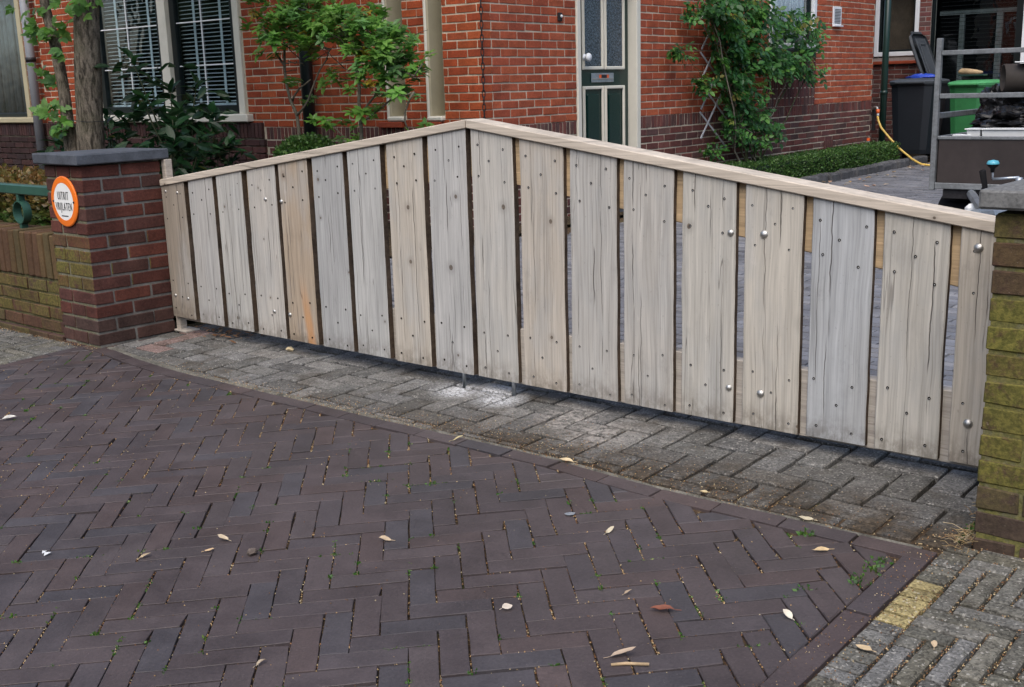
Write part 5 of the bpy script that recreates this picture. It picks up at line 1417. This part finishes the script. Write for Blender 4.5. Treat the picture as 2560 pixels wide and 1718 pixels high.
# --- outdoor tap, hose
tap = thing('garden_tap', H(.07, 8.16, .3), 'black standpipe tap with chrome spout on the rear corner of the side wall', 'tap')
mb = MB(); mb.cbox(.01, .055, 8.135, 8.17, .50, .80, .006, M=MH); mb.build('standpipe', M['iron'], tap, color=False)
mb = MB(); mb.tube([H(.035, 8.12, .79), H(.06, 8.08, .815), H(.11, 8.05, .81), H(.13, 8.04, .78)], .016, 8); mb.build('spout', M['chrome'], tap, smooth_=True, color=False)
HOSE = [H(.13, 8.04, .70), H(.145, 8.03, .64), H(.20, 8.0, .545), H(.32, 8.0, .41), H(.49, 7.98, .255), H(.66, 7.95, .135), H(.80, 7.9, .075), H(.95, 7.85, .064), H(1.2, 7.9, .064), H(1.6, 8.1, .064)]
hose = thing('garden_hose', H(.2, 8.0, .05), 'yellow garden hose hanging from the tap and running onto the drive', 'hose')
mb = MB(); P3 = HOSE
mb.tube(P3, .0145, 8); mb.build('hose_pipe', M['hose'], hose, smooth_=True, color=False)
mb = MB(); mb.tube([H(.13, 8.04, .785), H(.131, 8.04, .735)], .024, 10); mb.build('connector', M['orange'], hose, smooth_=True, color=False)
mb = MB(); mb.tube([H(.131, 8.04, .735), H(.132, 8.04, .70)], .017, 10); mb.build('collar', M['whiteplastic'], hose, smooth_=True, color=False)
spk = thing('hose_nozzle', H(.09, 7.82, .25), 'orange and grey hose nozzle standing behind the hedge at the wall corner', 'nozzle')
mb = MB(); mb.tube([H(.09, 7.85, .06), H(.09, 7.85, .345)], .016, 8); mb.build('nozzle_tube', M['iron'], spk, color=False)
mb = MB(); mb.tube([H(.09, 7.85, .345), H(.09, 7.85, .375)], .022, 10); mb.build('nozzle_ring', M['galv'], spk, color=False)
mb = MB(); mb.tube([H(.09, 7.85, .375), H(.09, 7.85, .415)], .022, 10); mb.build('nozzle_cap', M['orange'], spk, color=False)

# --- chain at the corner of the house
ch = thing('rain_chain', H(.03, -.05, .9), 'rusty iron chain hanging down the front corner of the house', 'chain')
lk = MB(); vs = []; fs = []; K = 14
pts = [Vector((.012 * sin(2 * pi * k / K), 0, .034 * cos(2 * pi * k / K))) for k in range(K)] 
for k in range(K):
    t = (pts[(k + 1) % K] - pts[k - 1]).normalized(); n1 = Vector((0, 1, 0)); n2 = t.cross(n1)
    for q in range(5): an = 2 * pi * q / 5; vs.append(pts[k] + (n1 * cos(an) + n2 * sin(an)) * .0042)
for k in range(K):
    for q in range(5): q2 = (q + 1) % 5; fs.append((k * 5 + q, k * 5 + q2, ((k + 1) % K) * 5 + q2, ((k + 1) % K) * 5 + q))
lk.add(vs, fs); lme = lk.mesh('link', M['iron'], True, color=False)
z = .90; i = 0
while z < 2.6:
    link(bpy.data.objects.new('link', lme), ch, MH @ Matrix.Translation((.028, -.045, z)) @ Matrix.Rotation(.5 if i % 2 else .5 + pi / 2, 4, 'Z')); z += .054; i += 1

# --- edging stones along the bed
ORD = ['first', 'second', 'third', 'fourth', 'fifth', 'sixth', 'seventh', 'eighth', 'ninth', 'tenth', 'eleventh', 'twelfth'] + ['thirteenth', 'fourteenth', 'fifteenth', 'sixteenth', 'seventeenth', 'eighteenth', 'nineteenth', 'twentieth', 'twenty first', 'twenty second', 'twenty third', 'twenty fourth', 'twenty fifth']
re_ = random.Random(61); b_ = 3.4; i = 0
while b_ < 8.5:
    L = re_.uniform(.19, .34); a = .60 + re_.gauss(0, .015)
    mb = MB(); vs, fs = chamfer_box(L - .012, .12, .15, .02, re_, .008); mb.add(vs, fs)
    es = mb.build('edging_stone', M['edgestone'], None, MBW @ Matrix.Translation((b_ + L / 2, -a, .07)) @ Matrix.Rotation(re_.gauss(0, .05), 4, 'Z') @ Matrix.Rotation(re_.gauss(0, .04), 4, 'X'), color=False)
    es.color = (*mulc((.085, .085, .088), re_.uniform(.75, 1.2)), 1)
    tag(es, ('rough dark edging stone, %s counted from the gate along the box hedge' % ORD[i]), 'edging stone', 'edging stones along the box hedge'); b_ += L; i += 1
mb = MB(); mb.cbox(.0, .58, 2.4, 8.5, -.2, .066, 0, M=MH); side_bed = structure(mb.build('hedge_bed', M['soil'], color=False))

# --- trailer
TX, TY = 3.375, .83
MTR = MH @ Matrix.Translation((TX, TY, 0))            # x along its front, y towards its tail
tr = thing('car_trailer', MTR @ Vector((.6, .9, .03)), 'open box trailer with galvanised rails and brown side panels, loaded with rubbish', 'trailer')
TWD, TLN = 1.32, 2.2
def tbox(name, x0, x1, y0, y1, z0, z1, mat, b=.004, parent=None):
    mb = MB(); mb.cbox(x0, x1, y0, y1, z0, z1, b, M=MTR); return mb.build(name, mat, parent or tr, color=False)
tbox('front_panel', .012, TWD - .012, .0, .014, .49, .785, M['panel'], .002)
tbox('panel_trim', .0, TWD, -.008, .022, .785, .808, M['dullgalv'])
tbox('panel_trim', .0, TWD, -.008, .022, .448, .49, M['dullgalv'])
for (x0, x1) in ((-.008, .004), (TWD - .004, TWD + .008)):
    tbox('side_panel', x0, x1, .03, TLN, .47, .785, M['panel'], .002); tbox('panel_trim', x0 - .008, x1 + .008, .024, TLN, .786, .806, M['dullgalv'])
tbox('tail_panel', .01, TWD - .01, TLN, TLN + .014, .47, .79, M['panel'], .002)
tbox('load_floor', .01, TWD - .01, .02, TLN, .455, .475, M['panel'], .002)
tbox('corner_post', -.035, .0, -.02, .024, .44, 1.46, M['dullgalv']); tbox('corner_post', TWD, TWD + .035, -.02, .024, .44, 1.46, M['dullgalv'])
tbox('cross_rail', .001, TWD - .001, -.012, .018, 1.346, 1.378, M['dullgalv']); tbox('cross_rail', .001, TWD - .001, -.012, .018, 1.06, 1.093, M['dullgalv'])
for x in (-.02, TWD):
    tbox('side_rail', x, x + .02, .025, TLN, .925, .965, M['dullgalv'])
    for y in (.85, 2.15): tbox('rail_post', x + .001, x + .019, y, y + .035, .80, .924, M['dullgalv'])
tbox('chassis', .05, TWD - .05, .02, TLN - .05, .38, .446, M['iron'])
for x in (.10, TWD - .10):
    wh = node('wheel', tr, MTR @ Vector((x, .95, .30)))
    MWL = MTR @ Matrix.Translation((x + (.02 if x < .6 else -.02), .42, .265)) @ Matrix.Rotation(pi / 2, 4, 'Y')
    mb = MB(); mb.lathe([(.14, -.085), (.20, -.095), (.255, -.085), (.268, -.06), (.27, 0), (.268, .06), (.255, .085), (.20, .095), (.14, .085)], 28, M=MWL); mb.build('tyre', M['tyre'], wh, smooth_=True, color=False)
    mb = MB(); mb.lathe([(0, .03), (.05, .05), (.08, .03), (.14, .08), (.145, -.08), (.05, -.05), (0, -.05)], 20, M=MWL); mb.build('rim', M['galv'], wh, smooth_=True, color=False)
    mb = MB(); vs = []; fs = []
    for k in range(13):
        an = pi * k / 12
        for xx in (-.115, .115): vs.append((x + xx, .42 + .31 * cos(an), .265 + .31 * sin(an) * .48))
    for k in range(12): fs.append((k * 2, k * 2 + 1, k * 2 + 3, k * 2 + 2))
    mb.add(vs, fs, M=MTR); mb.build('mudguard', M['tyre'], wh, color=False)
mb = MB(); mb.tube([(.25, .0, .42), (.55, -.75, .40), (.66, -1.0, .40)], .03, 8, M=MTR); mb.tube([(1.07, .0, .42), (.77, -.75, .40), (.66, -1.0, .40)], .03, 8, M=MTR); mb.tube([(.66, -1.0, .40), (.66, -1.25, .42)], .04, 10, M=MTR); mb.build('drawbar', M['galv'], tr, color=False)
mb = MB(); mb.tube([(.405, -.30, .42), (.425, -.30, .50), (.415, -.34, .605)], [.018, .018, .021], 10, M=MTR); mb.build('handle_grip', M['tyre'], tr, smooth_=True, color=False)
# jockey wheel with crank
jw = node('jockey_wheel', tr, MTR @ Vector((.66, -.40, .05)))
mb = MB(); mb.tube([(.66, -.40, .10), (.66, -.40, .575)], .022, 10, M=MTR); mb.tube([(.66, -.40, .575), (.50, -.40, .560)], .008, 8, M=MTR); mb.tube([(.50, -.40, .560), (.495, -.40, .63)], .007, 8, M=MTR); mb.build('crank', M['galv'], jw, smooth_=True, color=False)
mb = MB(); mb.lathe([(0, .050), (.030, .044), (.039, .030), (.038, .022)], 14, M=MTR @ Matrix.Translation((.495, -.40, .632))); mb.build('crank_knob', M['teal'], jw, smooth_=True, color=False)
mb = MB(); mb.lathe([(.038, .022), (.030, .008), (.014, -.004), (.012, -.03), (0, -.03)], 14, M=MTR @ Matrix.Translation((.495, -.40, .632))); mb.build('knob_stem', M['tyre'], jw, smooth_=True, color=False)
mb = MB(); mb.lathe([(0, -.03), (.09, -.035), (.10, -.02), (.10, .02), (.09, .035), (0, .03)], 18, M=MTR @ Matrix.Translation((.66, -.40, .135)) @ Matrix.Rotation(pi / 2, 4, 'Y')); mb.build('jockey_tyre', M['tyre'], jw, smooth_=True, color=False)
# hub / clutter by the drawbar
cn = thing('plastic_canister', MTR @ Vector((.40, -.30, .05)), 'pale translucent plastic canister standing under the trailer front', 'canister')
mb = MB(); mb.cbox(.335, .455, -.42, -.24, .05, .395, .025, M=MTR); mb.build('canister_body', M['whiteplastic'], cn, color=False)
mb = MB(); mb.tube([(.39, -.35, .395), (.39, -.35, .425)], .022, 10, M=MTR); mb.build('canister_cap', M['iron'], cn, color=False)
hb = thing('wheel_rim', MTR @ Vector((.53, -.36, .05)), 'silver spoked wheel rim leaning below the pier cap', 'wheel')
mb = MB(); T = MTR @ Matrix.Translation((.53, -.40, .26)) @ Matrix.Rotation(radians(80), 4, 'X')
mb.lathe([(.10, -.02), (.115, -.03), (.118, .02), (.10, .03)], 22, M=T); mb.lathe([(0, .03), (.02, .025), (.022, -.01)], 10, M=T)
for k in range(8): mb.cbox(.018, .104, -.008, .008, .0, .012, .002, M=T @ Matrix.Rotation(k * pi / 4, 4, 'Z'))
mb.build('rim', M['chrome'], hb, color=False)
# load of the trailer
def blobbag(name, label, c, r3, seed, amp=.3, grp=None):
    t_ = thing(name, MTR @ Vector((c[0], c[1], c[2] - r3[2])), label, 'rubbish bag', grp)
    mb = MB(); vs = []; fs = []; NU, NV = 44, 28
    for i in range(NV + 1):
        th = pi * i / NV
        for k in range(NU):
            ph = 2 * pi * k / NU; d = Vector((sin(th) * cos(ph), sin(th) * sin(ph), cos(th)))
            f = 1 + amp * noise.noise(d * 2.1 + Vector((seed, 0, 0))) - amp * .9 * abs(noise.noise(d * 3.7 + Vector((0, seed, 0)))) - amp * .45 * abs(noise.noise(d * 9 + Vector((0, seed, 5))))
            vs.append((c[0] + d.x * r3[0] * f, c[1] + d.y * r3[1] * f, c[2] + d.z * r3[2] * f))
    for i in range(NV):
        for k in range(NU): k2 = (k + 1) % NU; fs.append((i * NU + k, (i + 1) * NU + k, (i + 1) * NU + k2, i * NU + k2))
    mb.add(vs, fs, M=MTR); mb.build('bag_film', M['baghblack'], t_, smooth_=False, color=False)
    return t_
blobbag('rubbish_bag', 'bulging black rubbish bag on the left of the trailer load', (.20, .75, .965), (.19, .30, .19), 3.3, .3, 'black bags in the trailer')
blobbag('rubbish_bag', 'crumpled shiny black bag in the middle of the trailer, in front of the others', (.33, .38, .90), (.20, .2, .09), 6.1, .5, 'black bags in the trailer')
blobbag('rubbish_bag', 'black bag lying at the back of the trailer under the dark pipe', (.60, 1.2, .98), (.34, .4, .22), 9.2, .3, 'black bags in the trailer')
tp = thing('dark_pipe', MTR @ Vector((.5, .6, 1.1)), 'wide dark brown pipe lying on the black bags at the right edge', 'pipe')
mb = MB(); T = MTR @ Matrix.Translation((.40, .55, 1.185)) @ Matrix.Rotation(radians(-62), 4, 'Z') @ Matrix.Rotation(radians(90), 4, 'X')
mb.lathe([(.088, -.35), (.095, -.35), (.095, .35), (.088, .35), (.088, -.35)], 24, M=T @ Matrix.Translation((0, 0, -.2))); mb.build('pipe_wall', M['rust'], tp, smooth_=True, color=False)
cvr = thing('white_sheet', MTR @ Vector((.55, .6, 1.25)), 'white plastic sheet lying over the dark pipe at the right edge', 'sheet')
mb = MB(); mb.cbox(.36, .9, .4, 1.2, 1.285, 1.293, .003, M=MTR); mb.build('sheet_top', M['whiteplastic'], cvr, color=False)
for (i, x0, x1, lab) in ((0, .175, .265, 'small white plastic planter tray at the front of the trailer'), (1, .275, .62, 'long white plastic planter tray beside the small one in the trailer')):
    tt = thing('planter_tray', MTR @ Vector(((x0 + x1) / 2, .13, .78)), lab, 'tray', 'white trays in the trailer')
    mb = MB(); z0, z1 = .775, .848
    a = [(x0 + .006, .07), (x1 - .006, .07), (x1 - .006, .19), (x0 + .006, .19)]; c = [(x0, .06), (x1, .06), (x1, .20), (x0, .20)]
    vs = [(p[0], p[1], z0) for p in a] + [(p[0], p[1], z1) for p in c]; mb.add(vs, [(3, 2, 1, 0), (0, 1, 5, 4), (1, 2, 6, 5), (2, 3, 7, 6), (3, 0, 4, 7)], M=MTR)
    mb.cbox(x0 - .012, x1 + .008, .048, .212, z1, z1 + .008, .002, M=MTR); mb.build('tray_body', M['whiteplastic'], tt, color=False)
wsc = thing('plastic_scrap', MTR @ Vector((.15, .12, .8)), 'flat white plastic scrap beside the trays in the trailer', 'scrap')
mb = MB(); mb.cbox(.085, .21, .05, .16, .805, .815, .003, M=MTR @ Matrix.Rotation(.05, 4, 'Z')); mb.build('scrap_sheet', M['whiteplastic'], wsc, color=False)
for i in range(5):
    tm = MB(); tm.cbox(-.35, .35, -.03, .03, -.012, .012, .002)
    ob = tm.build('timber_offcut', M['plankcut'], None, MTR @ Matrix.Translation((.70 + .02 * i, .38 + .07 * i, .875 + .027 * i)) @ Matrix.Rotation(radians(12 + 7 * i), 4, 'Z') @ Matrix.Rotation(radians(-6), 4, 'Y'), color=False)
    tag(ob, ('lowest', 'second lowest', 'middle', 'second highest', 'topmost')[i] + ' pale timber offcut of the stack in the trailer load', 'timber', 'timber offcuts in the trailer')

# ================================================================== LITTER
rq = random.Random(202)
def dead(L, Wd, seed):
    r = random.Random(seed); mb = MB(); vs, fs = leaf_geo(L, Wd, r.uniform(.2, .7), r.uniform(-.25, -.02), n=5)
    vs = [(x, y, z + .004 + .006 * noise.noise((x * 40, y * 60, seed))) for (x, y, z) in vs]; mb.add(vs, fs)
    mb.tube([(-L * .25, 0, .003), (0, 0, .004)], .0009, 4); return mb
LV = [((.376, 2.498), .064, .022, (.24, .085, .05), 'curled reddish brown dead leaf, the largest on the dark clinkers', 3.0), ((-.842, 3.066), .045, .018, (.62, .50, .34), 'curved cream leaf left of the brown pebble', 2.6), ((-.359, 3.003), .042, .017, (.55, .42, .27), 'tan curled leaf lying alone in the middle of the clinkers', 2.9), ((.25, 2.97), .045, .012, (.55, .48, .34), 'upright pale leaf with a twig near the gateway paving', .9), ((.641, 2.425), .036, .017, (.68, .62, .50), 'broad cream dead leaf near the clinker border', 2.0),
      ((.196, 3.568), .062, .020, (.70, .55, .33), 'pale tan leaf on the edge between gateway paving and clinkers', 2.6), ((.842, 2.984), .046, .020, (.60, .52, .36), 'cream leaf on the gateway paving near the right pier', 2.7), ((.832, 2.788), .055, .014, (.62, .46, .25), 'curved tan leaf beside the weeds in the clinker corner', 3.3), ((.777, 2.261), .040, .020, (.62, .46, .27), 'tan leaf lying on the grey side pavement', 2.5), ((-.043, 2.552), .03, .02, (.6, .52, .42), 'small whitish leaf fragment left of the big brown leaf', .4), ((.2, 2.295), .065, .02, (.50, .38, .27), 'pale crumpled leaf beside a twig at the bottom of the picture', .2), ((-2.102, 4.433), .06, .025, (.6, .58, .52), 'grey white dead leaf at the left edge', .3),
      ((-1.073, 2.973), .035, .012, (.55, .42, .25), 'tan crumpled leaf right of the paper scraps', .5), ((-.896, 2.996), .032, .009, (.6, .42, .24), 'thin brown leaf just below the curved cream leaf', .4), ((.586, 3.234), .028, .012, (.62, .5, .28), 'tiny yellow leaf sliver at the edge of the gateway paving', 2.8), ((-2.182, 5.691), .05, .012, (.45, .36, .12), 'yellow forked leaf at the foot of the signed pier', .2), ((-.606, 2.339), .035, .010, (.42, .34, .24), 'thin brown leaf near the bottom edge of the clinkers', .9), ((.263, 2.595), .03, .008, (.4, .3, .2), 'thin curled blade just above the big brown leaf', .7), ((-.226, 3.854), .05, .008, (.5, .42, .22), 'thin yellow blade on the clinkers below the drop bolts', .5), ((.913, 2.26), .03, .012, (.58, .44, .28), 'small tan leaf on the side pavement right of the larger one', 1.2)]
for i, ((x, y), L, Wd, col, lab, an) in enumerate(LV):
    me = dead(L * .95, Wd * 1.15, i * 3.7).mesh('fallen_leaf', M['deadleaf'], True, color=False)
    o = link(bpy.data.objects.new('fallen_leaf', me), None, gmat(x, y, an, .002)); o.color = (*col, 1)
    tag(o, lab or 'small pale dried leaf lying on the dark clinkers', 'leaf', 'fallen leaves on the paving')
for i in range(48):                     # leaves along the edging stones in the drive
    b_ = rq.uniform(3.6, 8.6); a = .69 + abs(rq.gauss(0, .33)); p = H(a, b_)
    me = dead(rq.uniform(.05, .085), rq.uniform(.03, .045), rq.uniform(0, 99)).mesh('fallen_leaf', M['deadleaf'], True, color=False)
    o = link(bpy.data.objects.new('fallen_leaf', me), None, Matrix.Translation((p.x, p.y, .056)) @ Matrix.Rotation(rq.uniform(0, 6.28), 4, 'Z')); o.color = (*mulc(rq.choice([(.55, .42, .28), (.6, .5, .36), (.5, .33, .14), (.48, .3, .2)]), rq.uniform(.8, 1.2)), 1)
    tag(o, 'pale dried leaf lying in the drive beside the edging stones', 'leaf', 'dried leaves in the drive')
mb = MB(); Mx = gmat(.241, 2.258, -.06, .006); mb.tube([(-.042, 0, 0), (-.01, .002, .001), (.042, -.002, 0)], [.0032, .004, .0036], 7); o = mb.build('twig', M['plankcut'], None, Mx, smooth_=True, color=False); tag(o, 'short brown stick on the clinkers at the bottom', 'stick')
mb = MB(); vs, fs = chamfer_box(.030, .024, .02, .007, rq, .003); mb.add(vs, fs); o = mb.build('pebble', M['edgestone'], None, gmat(-.75, 2.964, .3, .009), color=False); o.color = (.12, .095, .08, 1); tag(o, 'small brown pebble on the dark clinkers', 'pebble')
mb = MB(); vs, fs = chamfer_box(.034, .026, .02, .008, rq, .003); mb.add(vs, fs); o = mb.build('pebble', M['edgestone'], None, gmat(-1.089, 5.357, .3, .009), color=False); o.color = (.55, .45, .28, 1); tag(o, 'pale yellow pebble on the grey paving under the left gate leaf', 'pebble')
for (dx, dy, L) in ((0, 0, .022), (-.012, .016, .016)):
    mb = MB(); mb.add([(0, 0, 0), (L, .004, .004), (L * .8, L * .6, .002), (L * .2, L * .5, .006)], [(0, 1, 2, 3)]); o = mb.build('paper_scrap', M['whiteplastic'], None, gmat(-1.368 + dx, 3.029 + dy, .6, .004), color=False); tag(o, ('larger' if dx == 0 else 'smaller') + ' scrap of pale blue paper at the left of the clinkers', 'paper scrap', 'paper scraps')
mb = MB(); vs = [(.016 * cos(a_) * (1 + .15 * sin(3 * a_)), .012 * sin(a_), .0018) for a_ in [2 * pi * k / 12 for k in range(12)]]; mb.add(vs, [tuple(range(12))]); o = mb.build('chewing_gum', M['galv'], None, gmat(.158, 3.131, .1, .0015), color=False); tag(o, 'flattened grey chewing gum on the clinkers', 'gum')
# seeds and dirt in the joints
mb = MB()
DC = [(.36, .23, .11), (.44, .31, .16), (.26, .13, .06), (.5, .41, .25), (.2, .1, .05), (.14, .08, .045)]
def crumb(p, r, col, tall=1.0):
    R = Matrix.Translation(p) @ Matrix.Rotation(rq.uniform(0, 6.28), 4, 'Z')
    mb.add([(-r, 0, 0), (r * .6, -r * .6, 0), (r * .6, r * .6, 0), (0, 0, r * 1.1 * tall)], [(0, 1, 3), (1, 2, 3), (2, 0, 3)], (*mulc(col, rq.uniform(.7, 1.2)), 1), R)
seams = []
for n_ in range(-22, 64):
    for j_ in range(-12, 9):
        seams.append(((n_ + 6 * j_, n_), (n_ + 3 + 6 * j_, n_))); seams.append(((n_ + 3 + 6 * j_, n_ - 2), (n_ + 3 + 6 * j_, n_ + 1))); seams.append(((n_ + 6 * j_, n_), (n_ + 6 * j_, n_ + 1)))
def ok(x, y, m=.02):
    return abs(x) < 3 and .9 < y < 6.4 and inview(Vector((x, y, gz(x, y))), m)
for (u0, v0), (u1, v1) in seams:
    x, y = uv_xy((u0 + u1) / 2, (v0 + v1) / 2)
    if not ok(x, y, .05): continue
    s, t = st_of(x, y)
    if s < S0 or s > S1 or t > edge_t(s) - .07: continue
    dens = max(0, noise.noise((x * 1.7, y * 1.7, 4)) + .42) * (1.25 if u0 == u1 else .75)
    for i in range(int(dens * 26)):
        f = rq.random(); x, y = uv_xy(u0 + (u1 - u0) * f + rq.gauss(0, .022), v0 + (v1 - v0) * f + rq.gauss(0, .022))
        crumb((x, y, gz(x, y) - rq.uniform(.001, .007)), rq.uniform(.0018, .0038), rq.choice(DC))
for i in range(3600):                   # loose crumbs, denser along the gateway paving and the walls
    k = rq.random()
    if k < .16: s, t = rq.uniform(-.1, 4.25), None
    elif k < .75: s, t = rq.triangular(.2, 4.3, 3.0), 'e'
    elif k < .87: s, t = rq.uniform(-1.3, -.05), 'w'
    else: s, t = rq.uniform(4.2, 4.36), 'b'
    if t is None: t = rq.uniform(-2.4, -.5)
    elif t == 'e': t = edge_t(s) + abs(rq.gauss(0, .10)) * (1.4 if s > 2.4 else .6) - .01
    elif t == 'w': t = -.43 - abs(rq.gauss(0, .025))
    else: t = rq.uniform(-1.4, -.35)
    q = G(s, t)
    if ok(q.x, q.y, .03): crumb((q.x, q.y, gz(q.x, q.y) + .001), rq.uniform(.0012, .0032), rq.choice(DC))
for (u0, v0) in [(a, b_) for a in range(0, 8) for b_ in range(-16, 2)]:
    for i in range(16):
        s = 4.367 + u0 * PW * 1.02 + rq.gauss(0, .004); t = -.46 + v0 * PW * 1.0 + rq.uniform(0, PW); q = G(s, t)
        if ok(q.x, q.y, .03): crumb((q.x, q.y, gz(q.x, q.y) - .004), rq.uniform(.0014, .003), rq.choice(DC))
stuff(tag(mb.build('seed_debris', M['debris']), 'brown seeds and grit gathered in the paving joints', 'debris'))
# small weeds and moss in the joints
mb = MB(); WG = [(.055, .15, .02), (.04, .12, .018), (.08, .18, .03), (.11, .17, .03)]
def tuft(x, y, n, sp, hgt):
    for i in range(n):
        p = Vector((x + rq.gauss(0, sp), y + rq.gauss(0, sp), gz(x, y) - .003)); d = (rdir(rq, .15, 1)).normalized(); L = hgt * rq.uniform(.5, 1.3); w_ = L * .22
        sd = d.orthogonal() * w_
        mb.add([p, p + d * L * .5 - sd, p + d * L, p + d * L * .5 + sd], [(0, 1, 2, 3)], (*mulc(rq.choice(WG), rq.uniform(.7, 1.3)), 1))
cand = [sm for sm in seams if ok(*uv_xy(*sm[0]))]
for i in range(620):
    (u0, v0), (u1, v1) = rq.choice(cand); f = rq.choice([0, 0, 1, 1, rq.random()])
    x, y = uv_xy(u0 + (u1 - u0) * f, v0 + (v1 - v0) * f); s, t = st_of(x, y)
    if s < S0 or s > S1 or t > edge_t(s) - .07 or noise.noise((x * 1.1 + 4, y * 1.1, 0)) < -.22: continue
    if rq.random() < .4:
        for k in range(6): f2 = f + rq.uniform(-.25, .25); x2, y2 = uv_xy(u0 + (u1 - u0) * f2, v0 + (v1 - v0) * f2); tuft(x2, y2, 6, .0028, .007)
    else: tuft(x, y, rq.randint(8, 20), .0055, .0095)
for (s, t, n) in ((4.185, -.66, 60), (4.19, -.72, 50), (4.19, -.80, 30), (3.95, -.60, 50), (4.18, -.78, 40), (4.1, -.9, 14)):
    q = G(s, t); tuft(q.x, q.y, n, .012, .014)
q = G(4.325, -.20); tuft(q.x, q.y, 14, .006, .03)
for i in range(160):
    q = G(4.30 + rq.gauss(0, .004), rq.uniform(-.43, -.05)); tuft(q.x, q.y, 3, .004, .008)
stuff(tag(mb.build('joint_weeds', M['leaf_attr']), 'small green weeds and moss sprouting from the paving joints', 'weeds'))
# dry grass against the right pier, dead leaves behind the left post
mb = MB()
for i in range(95):
    if i < 60: q = G(4.318 + rq.gauss(0, .013), -.415 + rq.gauss(0, .03))
    else: q = G(4.31 + rq.gauss(0, .02), -.25 + rq.gauss(0, .04))
    p = Vector((q.x, q.y, gz(q.x, q.y) + rq.uniform(0, .02))); d = rdir(rq, -.1, .45); L = rq.uniform(.02, .055)
    mb.tube([p, p + d * L * .5 + Vector((0, 0, .006)), p + d * L], .0009, 3, (*mulc(rq.choice([(.34, .25, .13), (.25, .16, .08), (.40, .32, .2)]), rq.uniform(.7, 1.1)), 1))
stuff(tag(mb.build('dry_grass', M['debris']), 'dry straw caught against the foot of the right pier', 'dry grass'))
mb = MB()
for i in range(70):
    q = G(rq.uniform(.02, .55), .10 + rq.gauss(0, .06)); p = Vector((q.x, q.y, gz(q.x, q.y) + .004)); L = rq.uniform(.015, .05)
    vs, fs = leaf_geo(L, L * .4, .3, -.1, n=3); mb.add(vs, fs, (*mulc(rq.choice([(.30, .16, .08), (.2, .10, .05), (.36, .24, .14)]), rq.uniform(.6, 1.1)), 1), orient(p, rdir(rq, -.1, .3)))
stuff(tag(mb.build('leaf_litter', M['debris']), 'brown leaf litter under the left end of the gate', 'leaf litter'))
